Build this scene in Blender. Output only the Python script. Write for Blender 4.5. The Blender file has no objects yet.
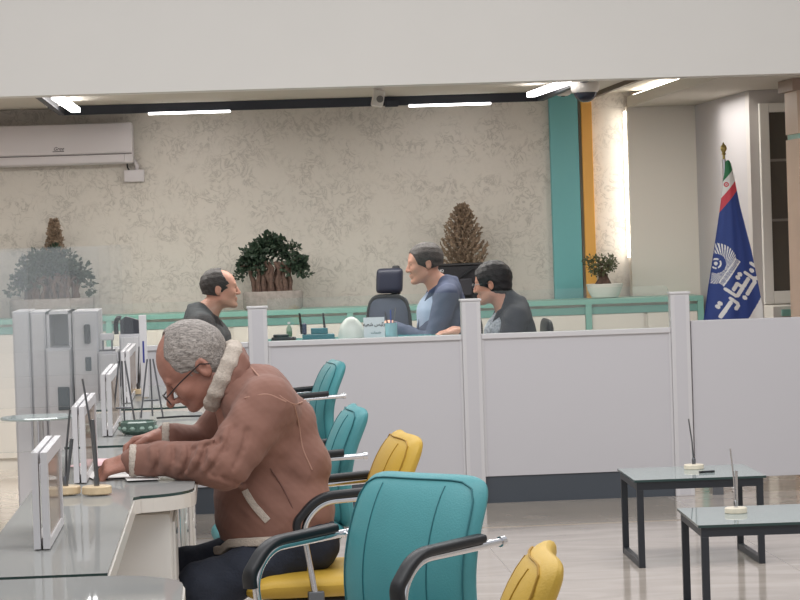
import bpy, bmesh, math, random
import numpy as np
from mathutils import Vector, Matrix

scene = bpy.context.scene
COL = scene.collection
random.seed(7)
PI = math.pi

# ------------------------------------------------------------------ camera
FOC, CAMZ = 2800.0, 1.5
YAW = math.atan(175/FOC); PITCH = math.atan(69/FOC); ROLL = math.atan(0.0327)
_F = Vector((math.sin(YAW)*math.cos(PITCH), math.cos(YAW)*math.cos(PITCH), -math.sin(PITCH)))
_R0 = Vector((math.cos(YAW), -math.sin(YAW), 0))
_U0 = _R0.cross(_F)
CR = _R0*math.cos(ROLL) - _U0*math.sin(ROLL)
CU = _U0*math.cos(ROLL) + _R0*math.sin(ROLL)
CP = Vector((0, 0, CAMZ))
cam_data = bpy.data.cameras.new('camera')
cam_data.sensor_width = 36.0
cam_data.lens = FOC/800*36.0
cam_data.clip_end = 200
cam = bpy.data.objects.new('camera', cam_data)
cam.matrix_world = Matrix(((CR.x, CU.x, -_F.x, CP.x), (CR.y, CU.y, -_F.y, CP.y), (CR.z, CU.z, -_F.z, CP.z), (0, 0, 0, 1)))
COL.objects.link(cam)
scene.camera = cam

def ray(px, py):
    return _F + CR*((px-400)/FOC) + CU*((300-py)/FOC)
def at(px, py, Y):
    d = ray(px, py); return CP + d*(Y/d.y)
def atz(px, py, z):
    d = ray(px, py); return CP + d*((z-CAMZ)/d.z)

# ------------------------------------------------------------------ world, lights, exposure
world = bpy.data.worlds.new('world'); scene.world = world
world.use_nodes = True
world.node_tree.nodes['Background'].inputs[0].default_value = (0.93, 0.95, 1.0, 1)
world.node_tree.nodes['Background'].inputs[1].default_value = 0.62
scene.view_settings.view_transform = 'Standard'
scene.view_settings.look = 'None'
scene.cycles.transparent_max_bounces = 40
scene.view_settings.gamma = 1
scene.view_settings.use_curve_mapping = False
scene.view_settings.exposure = 0.14

def area(name, loc, size, power, rot=(0, 0, 0), color=(1, 1, 1), spread=PI):
    l = bpy.data.lights.new(name, 'AREA'); l.shape = 'RECTANGLE'
    l.size, l.size_y = size; l.energy = power; l.color = color; l.spread = spread
    o = bpy.data.objects.new(name, l); o.location = loc; o.rotation_euler = rot
    COL.objects.link(o); return o
# unseen fill lights, added to brighten the hall and the office behind the beam
area('hall_fill_light', (0.5, 6.5, 4.3), (6, 2.0), 130, color=(1, .98, .96))
area('hall_fill_light', (0.5, 11.5, 4.3), (6, 2.0), 150, color=(1, .98, .96))
area('office_fill_light', (0.2, 17.0, 2.28), (3.6, 0.6), 70, color=(1, .97, .93))  # added fill that lightens the back wall beyond what the track gives
area('office_fill_light', (2.98, 17.5, 2.27), (0.3, 1.2), 9, color=(1, .96, .9))  # added to brighten the plain panel, which the beam shades from the hall
area('office_fill_light', (-2.2, 16.6, 2.28), (1.2, 0.6), 22, color=(1, .97, .93))

# ------------------------------------------------------------------ materials
def lin(c):
    c = c/255.0
    return c/12.92 if c <= 0.04045 else ((c+0.055)/1.055)**2.4
def rgb(r, g, b): return (lin(r), lin(g), lin(b), 1)
MATS = {}
def mat(name, color, rough=0.5, metal=0.0, bump=0.0, bscale=60.0, spec=0.5, var=0.0, vscale=8.0, emit=None, estr=0.0, sheen=0.0, coat=0.0):
    if name in MATS: return MATS[name]
    m = bpy.data.materials.new(name); m.use_nodes = True
    nt = m.node_tree; b = nt.nodes['Principled BSDF']
    col = rgb(*color)
    b.inputs['Base Color'].default_value = col
    b.inputs['Roughness'].default_value = rough
    b.inputs['Metallic'].default_value = metal
    b.inputs['Specular IOR Level'].default_value = spec
    if sheen: b.inputs['Sheen Weight'].default_value = sheen
    if coat: b.inputs['Coat Weight'].default_value = coat
    if emit:
        b.inputs['Emission Color'].default_value = (*emit, 1); b.inputs['Emission Strength'].default_value = estr
    tc = nt.nodes.new('ShaderNodeTexCoord')
    if var > 0:
        n = nt.nodes.new('ShaderNodeTexNoise'); n.inputs['Scale'].default_value = vscale; n.inputs['Detail'].default_value = 5
        nt.links.new(tc.outputs['Object'], n.inputs['Vector'])
        mp = nt.nodes.new('ShaderNodeMapRange'); mp.inputs[1].default_value = .3; mp.inputs[2].default_value = .7
        mp.inputs[3].default_value = 1-var; mp.inputs[4].default_value = 1+var
        nt.links.new(n.outputs['Fac'], mp.inputs[0])
        mx = nt.nodes.new('ShaderNodeVectorMath'); mx.operation = 'SCALE'
        mx.inputs[0].default_value = col[:3]
        nt.links.new(mp.outputs[0], mx.inputs['Scale'])
        nt.links.new(mx.outputs[0], b.inputs['Base Color'])
    if bump > 0:
        n = nt.nodes.new('ShaderNodeTexNoise'); n.inputs['Scale'].default_value = bscale; n.inputs['Detail'].default_value = 4
        nt.links.new(tc.outputs['Object'], n.inputs['Vector'])
        bp = nt.nodes.new('ShaderNodeBump'); bp.inputs['Strength'].default_value = bump; bp.inputs['Distance'].default_value = .01
        nt.links.new(n.outputs['Fac'], bp.inputs['Height']); nt.links.new(bp.outputs[0], b.inputs['Normal'])
    MATS[name] = m; return m

def glass_mat(name, tint, refl=0.08, film=0.0, filmcol=(214, 220, 218)):
    m = bpy.data.materials.new(name); m.use_nodes = True; nt = m.node_tree
    for n in list(nt.nodes): nt.nodes.remove(n)
    out = nt.nodes.new('ShaderNodeOutputMaterial')
    t = nt.nodes.new('ShaderNodeBsdfTransparent'); t.inputs[0].default_value = rgb(*tint)
    g = nt.nodes.new('ShaderNodeBsdfGlossy'); g.inputs['Roughness'].default_value = 0.02
    g.inputs[0].default_value = (.97, 1, .99, 1)
    fr = nt.nodes.new('ShaderNodeFresnel'); fr.inputs[0].default_value = 1.5
    mul = nt.nodes.new('ShaderNodeMath'); mul.operation = 'MULTIPLY_ADD'; mul.inputs[1].default_value = 0.8; mul.inputs[2].default_value = refl; mul.use_clamp = True
    nt.links.new(fr.outputs[0], mul.inputs[0])
    mx = nt.nodes.new('ShaderNodeMixShader'); nt.links.new(mul.outputs[0], mx.inputs[0])
    nt.links.new(t.outputs[0], mx.inputs[1]); nt.links.new(g.outputs[0], mx.inputs[2])
    last = mx
    if film > 0:
        d = nt.nodes.new('ShaderNodeBsdfDiffuse'); d.inputs[0].default_value = rgb(*filmcol)
        m2 = nt.nodes.new('ShaderNodeMixShader'); m2.inputs[0].default_value = film
        nt.links.new(mx.outputs[0], m2.inputs[1]); nt.links.new(d.outputs[0], m2.inputs[2]); last = m2
    nt.links.new(last.outputs[0], out.inputs[0])
    MATS[name] = m; return m

GLASS = glass_mat('clear_glass', (252, 254, 253), 0.0, 0.01)
GLASS2 = glass_mat('screen_glass', (254, 254, 254), 0.0, 0.004)
GEDGE = mat('glass_edge', (44, 66, 64), .15)
GEDGEL = mat('glass_edge_light', (150, 185, 172), .2)
WHITE = mat('white_laminate', (214, 212, 214), .35)
WHITE2 = mat('white_panel', (205, 203, 207), .4)
CHROME = mat('chrome', (215, 215, 218), .12, 1.0)
STEEL = mat('dull_steel', (120, 122, 126), .3, .9)
BLACKP = mat('black_plastic', (24, 26, 30), .45)
BLACKM = mat('black_metal', (38, 42, 49), .45)
TEALV = mat('teal_vinyl', (74, 146, 152), .5, bump=.15, bscale=220, var=.05)
YELV = mat('yellow_vinyl', (208, 170, 66), .5, bump=.15, bscale=220, var=.05)
TEALS = mat('teal_seam', (36, 104, 112), .6)
YELS = mat('yellow_seam', (170, 130, 34), .6)
TEALC = mat('teal_laminate', (124, 172, 160), .35)
TEALD = mat('teal_acrylic', (20, 120, 130), .3)
CREAM = mat('cream_laminate', (212, 207, 198), .5)
SKIN = mat('skin', (196, 140, 118), .5, var=.06, vscale=30, bump=.1, bscale=120)
SKINR = mat('ruddy_skin', (172, 122, 106), .5, var=.12, vscale=22, bump=.15, bscale=110)

# ------------------------------------------------------------------ object helpers
def link_obj(name, data, parent=None):
    o = bpy.data.objects.new(name, data); COL.objects.link(o)
    if parent is not None: o.parent = parent
    return o
def tag(o, label=None, cat=None, group=None, kind=None):
    if label: o['label'] = label
    if cat: o['category'] = cat
    if group: o['group'] = group
    if kind: o['kind'] = kind
    return o
def empty(name, loc, rz=0.0, label=None, cat=None, group=None):
    o = link_obj(name, None); o.location = loc; o.rotation_euler = (0, 0, rz); o.empty_display_size = .05
    return tag(o, label, cat, group)
def kids(o): return [c for c in bpy.data.objects if c.parent == o]
def copy_tree(o, parent=None):
    c = o.copy(); COL.objects.link(c); c.parent = parent
    for ch in kids(o): copy_tree(ch, c)
    return c

class MB:
    """collects shapes, then links them as one mesh object"""
    def __init__(s): s.v = []; s.f = []; s.m = []; s.mi = 0
    def add(s, vs, fs, mi=None):
        n = len(s.v); s.v += [tuple(v) for v in vs]; s.f += [tuple(i+n for i in f) for f in fs]
        s.m += [s.mi if mi is None else mi]*len(fs); return s
    def box(s, x0, x1, y0, y1, z0, z1, b=0.0, mi=None, M=None):
        if b <= 0:
            vs = [(x, y, z) for z in (z0, z1) for y in (y0, y1) for x in (x0, x1)]
            fs = [(0, 2, 3, 1), (4, 5, 7, 6), (0, 1, 5, 4), (2, 6, 7, 3), (0, 4, 6, 2), (1, 3, 7, 5)]
        else:
            bm = bmesh.new(); bmesh.ops.create_cube(bm, size=1)
            for v in bm.verts:
                v.co = Vector(((x0+x1)/2+v.co.x*(x1-x0), (y0+y1)/2+v.co.y*(y1-y0), (z0+z1)/2+v.co.z*(z1-z0)))
            b = min(b, .49*min(x1-x0, y1-y0, z1-z0))
            bmesh.ops.bevel(bm, geom=list(bm.edges), offset=b, segments=2, profile=.5, affect='EDGES')
            bm.verts.ensure_lookup_table(); bm.verts.index_update()
            vs = [v.co.copy() for v in bm.verts]; fs = [[v.index for v in f.verts] for f in bm.faces]; bm.free()
        if M is not None: vs = [M @ Vector(v) for v in vs]
        return s.add(vs, fs, mi)
    def tube(s, pts, r, n=10, mi=None, caps=True, flat=None):
        """round tube along points, r number or list; flat=(a,b) gives an elliptic section"""
        pts = [Vector(p) for p in pts]; rs = r if isinstance(r, (list, tuple)) else [r]*len(pts)
        vs = []; fs = []; up = None
        for i, p in enumerate(pts):
            t = (pts[min(i+1, len(pts)-1)]-pts[max(i-1, 0)]).normalized()
            if up is None:
                up = Vector((0, 1, 0)) if abs(t.y) < .9 else Vector((0, 0, 1))
            a = t.cross(up).normalized(); up = a.cross(t).normalized()
            for k in range(n):
                th = 2*PI*k/n; ca, sa = math.cos(th), math.sin(th)
                if flat:
                    ca = math.copysign(abs(ca)**.6, ca)*flat[0]; sa = math.copysign(abs(sa)**.6, sa)*flat[1]
                vs.append(p + a*(ca*rs[i]) + up*(sa*rs[i]))
        for i in range(len(pts)-1):
            for k in range(n):
                k2 = (k+1) % n
                fs.append((i*n+k, i*n+k2, (i+1)*n+k2, (i+1)*n+k))
        if caps:
            fs.append(tuple(range(n))[::-1]); fs.append(tuple((len(pts)-1)*n+k for k in range(n)))
        return s.add(vs, fs, mi)
    def lathe(s, prof, n=20, c=(0, 0, 0), mi=None):
        """prof = [(r, z)] from bottom to top"""
        vs = []; fs = []
        for r, z in prof:
            for k in range(n):
                th = 2*PI*k/n; vs.append((c[0]+r*math.cos(th), c[1]+r*math.sin(th), c[2]+z))
        for i in range(len(prof)-1):
            for k in range(n):
                k2 = (k+1) % n; fs.append((i*n+k, i*n+k2, (i+1)*n+k2, (i+1)*n+k))
        fs.append(tuple(range(n))[::-1]); fs.append(tuple((len(prof)-1)*n+k for k in range(n)))
        return s.add(vs, fs, mi)
    def prism(s, poly, z0, z1, mi=None, M=None):
        n = len(poly)
        vs = [(x, y, z0) for x, y in poly]+[(x, y, z1) for x, y in poly]
        fs = [tuple(range(n))[::-1], tuple(range(n, 2*n))]+[(i, (i+1) % n, n+(i+1) % n, n+i) for i in range(n)]
        if M is not None: vs = [M @ Vector(v) for v in vs]
        return s.add(vs, fs, mi)
    def build(s, name, mats, parent=None, smooth=False, off=(0, 0, 0)):
        me = bpy.data.meshes.new(name)
        vs = s.v if off == (0, 0, 0) else [(v[0]-off[0], v[1]-off[1], v[2]-off[2]) for v in s.v]
        me.from_pydata(vs, [], s.f)
        for m in (mats if isinstance(mats, (list, tuple)) else [mats]): me.materials.append(m)
        me.polygons.foreach_set('material_index', s.m)
        if smooth:
            me.polygons.foreach_set('use_smooth', [True]*len(me.polygons))
            try: me.set_sharp_from_angle(angle=R(40))
            except Exception: pass
        me.update()
        return link_obj(name, me, parent)
def R(d): return math.radians(d)
def struct(name, mb, m):
    return tag(mb.build(name, m), kind='structure')
def single(name, mb, m, loc, label, cat, group=None, smooth=False):
    o = mb.build(name, m, smooth=smooth); o.location = loc
    return tag(o, label, cat, group)
def bez(p0, p1, p2, n=8):
    p0, p1, p2 = Vector(p0), Vector(p1), Vector(p2)
    return [p0*(1-t)**2+p1*2*t*(1-t)+p2*t*t for t in [i/n for i in range(n+1)]]
def round_path(pts, rad, n=6):
    """polyline with rounded corners"""
    pts = [Vector(p) for p in pts]; out = [pts[0]]
    for i in range(1, len(pts)-1):
        a = (pts[i-1]-pts[i]); b = (pts[i+1]-pts[i]); r = min(rad, a.length*.49, b.length*.49)
        out += bez(pts[i]+a.normalized()*r, pts[i], pts[i]+b.normalized()*r, n)
    out.append(pts[-1]); return out

# ------------------------------------------------------------------ the setting
PY = 15.2           # partition front
WY = 19.2           # back wall
CZ = 2.405          # low ceiling behind the beam
# floor: large beige marble tiles, polished
def floor_mat():
    m = bpy.data.materials.new('marble_floor'); m.use_nodes = True; nt = m.node_tree; b = nt.nodes['Principled BSDF']
    tc = nt.nodes.new('ShaderNodeTexCoord')
    n = nt.nodes.new('ShaderNodeTexNoise'); n.inputs['Scale'].default_value = 1.3; n.inputs['Detail'].default_value = 9; n.inputs['Distortion'].default_value = 1.5
    mpn = nt.nodes.new('ShaderNodeMapping'); mpn.inputs['Scale'].default_value = (1, 2.4, 1)
    nt.links.new(tc.outputs['Object'], mpn.inputs[0]); nt.links.new(mpn.outputs[0], n.inputs[0])
    cr = nt.nodes.new('ShaderNodeValToRGB')
    cr.color_ramp.elements[0].position = .3; cr.color_ramp.elements[0].color = rgb(178, 167, 156)
    cr.color_ramp.elements[1].position = .65; cr.color_ramp.elements[1].color = rgb(204, 194, 184)
    nt.links.new(n.outputs['Fac'], cr.inputs[0])
    br = nt.nodes.new('ShaderNodeTexBrick'); br.offset = 0
    br.inputs['Color1'].default_value = (1, 1, 1, 1); br.inputs['Color2'].default_value = (.93, .93, .93, 1); br.inputs['Mortar'].default_value = (.72, .7, .67, 1)
    br.inputs['Scale'].default_value = 1; br.inputs['Mortar Size'].default_value = .003; br.inputs['Brick Width'].default_value = 1.2; br.inputs['Row Height'].default_value = 1.2
    nt.links.new(tc.outputs['Object'], br.inputs[0])
    mx = nt.nodes.new('ShaderNodeMix'); mx.data_type = 'RGBA'; mx.blend_type = 'MULTIPLY'; mx.inputs[0].default_value = 1
    nt.links.new(cr.outputs[0], mx.inputs[6]); nt.links.new(br.outputs[0], mx.inputs[7])
    nt.links.new(mx.outputs[2], b.inputs['Base Color'])
    b.inputs['Roughness'].default_value = .1; b.inputs['Specular IOR Level'].default_value = .5
    return m
FLOORM = floor_mat()
struct('floor', MB().box(-5, 7, -3, 19.5, -.1, 0), FLOORM)
BANDM = mat('floor_band', (176, 165, 152), .12, var=.1, vscale=5)
p0 = atz(675, 484, 0)
struct('floor_band', MB().box(-3.0, at(676, 486, 14.8).x, 13.95, 15.14, 0, .003), BANDM)

def plaster_mat():
    m = bpy.data.materials.new('worm_plaster'); m.use_nodes = True; nt = m.node_tree; b = nt.nodes['Principled BSDF']
    tc = nt.nodes.new('ShaderNodeTexCoord')
    n = nt.nodes.new('ShaderNodeTexNoise'); n.inputs['Scale'].default_value = 13; n.inputs['Detail'].default_value = 5; n.inputs['Roughness'].default_value = .6; n.inputs['Distortion'].default_value = 1.2
    nt.links.new(tc.outputs['Object'], n.inputs[0])
    # thin worm-like grooves where the noise crosses its middle value
    cr = nt.nodes.new('ShaderNodeValToRGB'); e = cr.color_ramp.elements
    e[0].position = .40; e[0].color = (1, 1, 1, 1)
    e[1].position = .60; e[1].color = (1, 1, 1, 1)
    for p, v in ((.465, .9), (.50, .35), (.535, .9)):
        k = e.new(p); k.color = (v, v, v, 1)
    nt.links.new(n.outputs['Fac'], cr.inputs[0])
    n2 = nt.nodes.new('ShaderNodeTexNoise'); n2.inputs['Scale'].default_value = 6; n2.inputs['Detail'].default_value = 3
    nt.links.new(tc.outputs['Object'], n2.inputs[0])
    gate = nt.nodes.new('ShaderNodeMapRange'); gate.inputs[1].default_value = .4; gate.inputs[2].default_value = .58; gate.inputs[3].default_value = 0.1; gate.inputs[4].default_value = 1
    nt.links.new(n2.outputs['Fac'], gate.inputs[0])
    inv = nt.nodes.new('ShaderNodeMath'); inv.operation = 'SUBTRACT'; inv.inputs[0].default_value = 1; nt.links.new(cr.outputs[0], inv.inputs[1])
    mu = nt.nodes.new('ShaderNodeMath'); mu.operation = 'MULTIPLY'; nt.links.new(inv.outputs[0], mu.inputs[0]); nt.links.new(gate.outputs[0], mu.inputs[1])
    mx = nt.nodes.new('ShaderNodeMix'); mx.data_type = 'RGBA'; nt.links.new(mu.outputs[0], mx.inputs[0])
    mx.inputs[6].default_value = rgb(216, 209, 200); mx.inputs[7].default_value = rgb(166, 159, 151)
    nt.links.new(mx.outputs[2], b.inputs['Base Color']); b.inputs['Roughness'].default_value = .75
    bp = nt.nodes.new('ShaderNodeBump'); bp.invert = True; bp.inputs['Strength'].default_value = .35; bp.inputs['Distance'].default_value = .006
    nt.links.new(mu.outputs[0], bp.inputs['Height']); nt.links.new(bp.outputs[0], b.inputs['Normal'])
    return m
PLASTER = plaster_mat()
PAINT = mat('beam_paint', (214, 211, 206), .6, var=.012, vscale=2)
CEILP = mat('ceiling_paint', (196, 189, 178), .7)
GREYW = mat('grey_wall_paint', (184, 180, 182), .6)
PANELP = mat('plain_panel_paint', (218, 212, 202), .6)
struct('wall_back', MB().box(-5, 3.5, WY, WY+.15, 0, 2.6), PLASTER)
struct('ceiling', MB().box(-5, 7, 15.45, WY, CZ, CZ+.12), CEILP)
struct('beam', MB().box(-5, 7, 15.3, 15.52, 2.298, 4.6), PAINT)
struct('wall_left', MB().box(-5.15, -5, -3, 19.3, 0, 4.6), PAINT)
struct('wall_right', MB().box(7, 7.15, -3, 19.3, 0, 4.6), PAINT)
# right corner: soffit, plain panel, receding grey wall
xs = at(627, 110, 19.05).x; xg = at(695, 110, 19.05).x
struct('soffit', MB().box(xs, 7, 15.53, 19.04, 2.295, CZ-.04), CEILP)
struct('wall_panel', MB().box(xs, xg+.01, 19.05, 19.17, 0, 2.30), PANELP)
YC = at(757, 90, 17.07).y
struct('wall_grey', MB().box(xg, xg+.1, YC+.14, 19.05, 0, 2.2945), GREYW)
# teal and orange pilaster strips on the back wall
def strip(name, xa, xb, ya, col, dep):
    a = at(xa, 200, WY-dep).x; b = at(xb, 200, WY-dep).x
    return struct(name, MB().box(a, b, WY-dep, WY, 0, CZ, b=.004), col)
TEALW = mat('teal_strip_paint', (112, 176, 178), .5)
ORW = mat('orange_strip_paint', (232, 172, 84), .5)
strip('trim_1', 552.0, 580.5, 200, TEALW, .06)
strip('trim_2', 580.8, 583.5, 200, mat('brown_reveal', (150, 138, 124), .7), .03)
strip('trim_3', 583.8, 594.5, 200, ORW, .06)
# brown ceiling trim running forward from the strips
xa = at(594, 100, WY-.1).x
struct('trim_4', MB().box(xa, xa+.03, 15.55, WY-.02, CZ-.03, CZ), mat('brown_trim', (96, 78, 62), .5))
# cove light strips
LEDM = mat('led_strip', (255, 250, 240), .5, emit=(1, .95, .86), estr=9)
o = single('cove_light', MB().box(-.005, .005, -.02, .02, 0, 1.0), LEDM, (xs-.007, 19.13, 1.27), 'vertical warm LED strip lighting the plaster beside the plain panel', 'light')
o = single('cove_light', MB().box(-.02, .02, -3.3, 0, 0, .012), LEDM, (xs+.05, 18.95, CZ-.04), 'LED strip on top of the dropped soffit lighting the ceiling', 'light')
# cabinet wall with glazed door at far right
xr0 = at(757, 200, YC).x
WF = mat('white_frame', (226, 222, 214), .45)
xw = [at(x, 200, YC).x for x in (757, 769.5, 792, 812)]
zt = at(762, 108, YC).z; zb = at(762, 290, YC).z
mb = MB().box(xg+.0, 7, YC+.02, YC+.14, 0, 2.2945)
struct('wall_recess', mb, mat('recess_paint', (192, 186, 182), .6))
mb = MB()
za, zb2 = at(775, 103, YC).z, at(775, 304, YC).z
xx = [at(x, 200, YC-.03).x for x in (762, 771.5, 790, 800)]
mb.box(xx[0], xx[1], YC-.03, YC+.015, zb2, za, b=.004); mb.box(xx[2], xx[3], YC-.03, YC+.015, zb2, za, b=.004)
zg = [at(780, y, YC-.03).z for y in (112, 291, 160, 220)]
mb.box(xx[1], xx[2], YC-.03, YC+.015, zg[0], za, b=.004); mb.box(xx[1], xx[2], YC-.03, YC+.015, zb2, zg[1], b=.004)
wn = struct('window_1', mb, WF)
tag(MB().box(xx[1], xx[2], YC-.01, YC+.005, zg[1], zg[0]).build('pane', mat('dark_pane', (88, 84, 78), .15), wn))
mbb = MB()
for z in (zg[2], zg[3]): mbb.box(xx[1], xx[2], YC-.014, YC-.011, z-.008, z+.008)
mbb.build('muntin', mat('muntin_grey', (132, 126, 118), .5), wn)
# low cabinet under that window
root = empty('low_cabinet', (xx[0]+.3, YC-.03, 0), 0, 'white low cabinet with a teal shelf edge under the dark glazed panel', 'cabinet')
zl = at(780, 306, YC-.3).z
W = .62
MB().box(-W/2, W/2, -.3, -.01, 0, zl, b=.004).build('body', CREAM, root)
MB().box(-W/2+.05, W/2+.2, -.325, -.3, zl-.06, zl-.02).build('shelf_edge', TEALC, root)
# wood clad pillar at right edge
def tilewood():
    m = mat('wood_cladding', (188, 162, 142), .5, var=.08, vscale=3); nt = m.node_tree
    return m
WOOD = tilewood()
xp = at(800, 200, 15.75).x
mb = MB()
zj = at(790, 136, 15.75).z
mb.box(xp, xp+.7, 15.75, 16.1, 0, zj-.015); mb.box(xp, xp+.7, 15.75, 16.1, zj+.015, 2.225)
mb.box(xp+.01, xp+.69, 15.76, 16.09, zj-.02, zj+.02, mi=1)
for k in range(7):
    z = .2+k*.25
    mb.box(xp-.001, xp+.701, 15.7485, 15.7495, z-.003, z+.001, mi=2)
mb.box(xp-.03, xp+.73, 15.72, 16.13, 2.225, 2.293, mi=3)
struct('pillar', mb, [WOOD, TEALC, mat('joint_brown', (140, 112, 96), .6), mat('wood_cap', (140, 118, 104), .5)])

# ------------------------------------------------------------------ partition of white posts and panels
GT = 'partition panels of the low office screen'
pxs = [at(x, 380, PY).x for x in (259.5, 472.5, 681)]
sp = (pxs[2]-pxs[0])/2
posts = [pxs[0]-sp]+pxs
ZP = 1.118; ZR = .925
postlab = ['white partition post left of the seated man, behind the glass screens', 'white partition post directly left of the desk with the name plate',
           'white partition post between the two glass panes, in front of the dark haired visitor', 'white partition post beside the rounded end of the right glass pane']
for i, px in enumerate(posts):
    r = empty('partition_post', (px, PY, 0), 0, postlab[i], 'post', 'white posts of the low partition')
    MB().box(-.052, .052, -.045, .045, 0, ZP-.012, b=.004).build('post_body', WHITE, r)
    MB().box(-.058, .058, -.05, .05, ZP-.012, ZP, b=.003).build('post_cap', WHITE, r)
    MB().box(-.03, .03, -.0465, -.0445, .01, ZP-.02).build('post_face', WHITE2, r)
SKIRT = mat('skirting_dark', (74, 80, 88), .35)
plab = ['white partition panel left of the old man, mostly behind the desk row', 'white partition panel below the desk with the name plate', 'white partition panel between the middle and right posts']
for i in range(3):
    a, b = posts[i]+.053, posts[i+1]-.053
    c = (a+b)/2; w = (b-a)/2
    r = empty('partition_panel', (c, PY, 0), 0, plab[i], 'partition', GT)
    MB().box(-w, w, -.02, .02, .147, ZR-.025).build('panel', WHITE2, r)
    MB().box(-w, w, -.032, .032, ZR-.028, ZR, b=.003).build('top_rail', WHITE, r)
    MB().box(-w, w, -.012, .012, .0, .147).build('skirting', SKIRT, r)
    m = MB(); m.box(-w, -w+.012, -.026, .026, .147, ZR-.028); m.box(w-.012, w, -.026, .026, .147, ZR-.028)
    m.build('side_rail', WHITE, r)
# the raised panel at right, no skirting
xa = posts[3]+.06
r = empty('partition_panel', ((xa+4.6)/2, PY, 0), 0, 'widest white partition panel at the right, raised off the floor, in front of the flag', 'partition')
w = (4.6-xa)/2
MB().box(-w, w, -.025, .025, .09, .957, b=.003).build('panel', WHITE2, r)
for x in (-w+.12, w-.12): MB().box(x-.03, x+.03, -.04, .04, 0, .09).build('foot', STEEL, r)

# glass panes on the partition
def rounded_pane(x0, x1, z0, z1, t, rr, round_left=False, round_right=True, name='glass_pane', parent=None, gm=None):
    pts = [(x0, z0), (x1, z0)]
    if round_right: pts += [(x1-rr+rr*math.sin(a), z1-rr+rr*math.cos(a)) for a in [PI/2*(1-k/6) for k in range(7)]]
    else: pts.append((x1, z1))
    if round_left: pts += [(x0+rr-rr*math.sin(a), z1-rr+rr*math.cos(a)) for a in [PI/2*k/6 for k in range(7)]]
    else: pts.append((x0, z1))
    n = len(pts); m = MB()
    vs = [(x, -t/2, z) for x, z in pts]+[(x, t/2, z) for x, z in pts]
    m.add(vs, [tuple(range(n)), tuple(range(n, 2*n))[::-1]], 0)
    m.add(vs, [(i, n+i, n+(i+1) % n, (i+1) % n) for i in range(n)], 1)
    return m
glab = ['low glass pane on the partition behind the old man, left of the post', 'low glass pane on the partition in front of the name plate and blue suited man', 'low glass pane with rounded corner on the right partition panel']
for i in range(3):
    a, b = posts[i]+.056, posts[i+1]-.056
    m = rounded_pane(a, b, ZR, 1.155, .008, .035, round_left=False, round_right=(i != 0))
    o = m.build('partition_glass', [GLASS, GEDGEL]); o.location = (0, PY, 0)
    tag(o, glab[i], 'glass pane', 'glass panes on the low partition')

# ------------------------------------------------------------------ back credenza with teal edges
SX = at(124, 316, 18.6).x; EX = at(704, 296, 18.6).x
zc = at(620, 298.5, 18.6).z
XL = -2.35
r = empty('credenza', ((XL+EX)/2, 18.62, 0), 0, 'long low credenza with teal top and frame and cream doors along the back wall', 'cabinet')
L = (EX-XL)/2; cx = (EX+XL)/2
MB().box(-L, L, 0, .42, zc-.034, zc, b=.002).build('top', TEALC, r)
MB().box(-L+.03, L-.03,   .03, .415, 0, zc-.034).build('carcass', CREAM, r)
MB().box(-L+.03, L-.03, .018, .03, zc-.10, zc-.052).build('teal_band', mat('teal_band', (108, 152, 144), .4), r)
for x in (-L+.02, L-.02, at(589.5, 320, 18.6).x-cx, at(589.5, 320, 18.6).x-cx-1.6, at(589.5, 320, 18.6).x-cx-3.2):
    MB().box(x-.02, x+.02, 0, .05, 0, zc-.034).build('upright', TEALC, r)
xs_d = sorted([at(589.5, 320, 18.6).x-cx-1.6*k for k in range(3)]+[-L+.02, L-.02])
for a, b in zip(xs_d[:-1], xs_d[1:]):
    if b-a < .2: continue
    mid = (a+b)/2 if b-a > .9 else b
    if abs(a-(at(589.5, 320, 18.6).x-cx)) < .01: mid = at(645.5, 320, 18.6).x-cx
    for u, v in ((a, mid), (mid, b)):
        if v-u > .1: MB().box(u+.022, v-.004 if v == mid else v-.022, .012, .03, .08, zc-.104, b=.002).build('door', CREAM, r)

# ------------------------------------------------------------------ air conditioner, its box
p = at(60, 142, 19.05)
xl, xr = at(-48, 140, 19.0).x, at(133, 145, 19.0).x
zt, zb = at(100, 122.8, 19.0).z, at(100, 164, 19.0).z
r = empty('air_conditioner', ((xl+xr)/2, 19.19, zb), 0, 'white split air conditioner unit high on the left of the back wall', 'air conditioner')
W = (xr-xl)/2; H = zt-zb
ACM = mat('ac_plastic', (212, 206, 208), .4)
MB().box(-W, W, -.2, 0, 0, H, b=.018).build('body', ACM, r, smooth=True)
MB().box(-W+.002, W-.004, -.215, -.19, .07, H-.004, b=.01).build('front_panel', ACM, r, smooth=True)
fl = MB().box(-W+.03, W-.06, -.212, -.19, .008, .062, b=.006).build('air_flap', ACM, r, smooth=True)
MB().box(-W+.01, W-.01, -.2035, -.19, .0615, .0665).build('flap_gap', mat('dark_gap', (90, 84, 82), .7), r)
lx = at(58.5, 150, 18.97).x-(xl+xr)/2; lz = at(58.5, 149, 18.97).z-zb
def text_obj(name, body, size, m, parent, loc, rot=(PI/2, 0, 0), align='CENTER', shear=0.0, extrude=.0006, font=None, bold=0.0):
    c = bpy.data.curves.new(name, 'FONT'); c.body = body; c.size = size; c.extrude = extrude; c.align_x = align; c.align_y = 'CENTER'; c.shear = shear; c.offset = bold
    if font: c.font = font
    t = bpy.data.objects.new(name, c); COL.objects.link(t)
    bpy.context.view_layer.update()
    me = bpy.data.meshes.new_from_object(t.evaluated_get(bpy.context.evaluated_depsgraph_get()))
    bpy.data.objects.remove(t); me.name = name; me.materials.clear(); me.materials.append(m)
    o = link_obj(name, me, parent); o.location = loc; o.rotation_euler = rot
    return o
INK = mat('black_ink', (30, 30, 36), .5)
text_obj('lettering', 'Gree', .034, INK, r, (lx, -.217, lz), shear=.35)
MB().box(lx-.04, lx+.036, -.2165, -.2145, lz-.02, lz-.0155).build('logo_line', INK, r)
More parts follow.
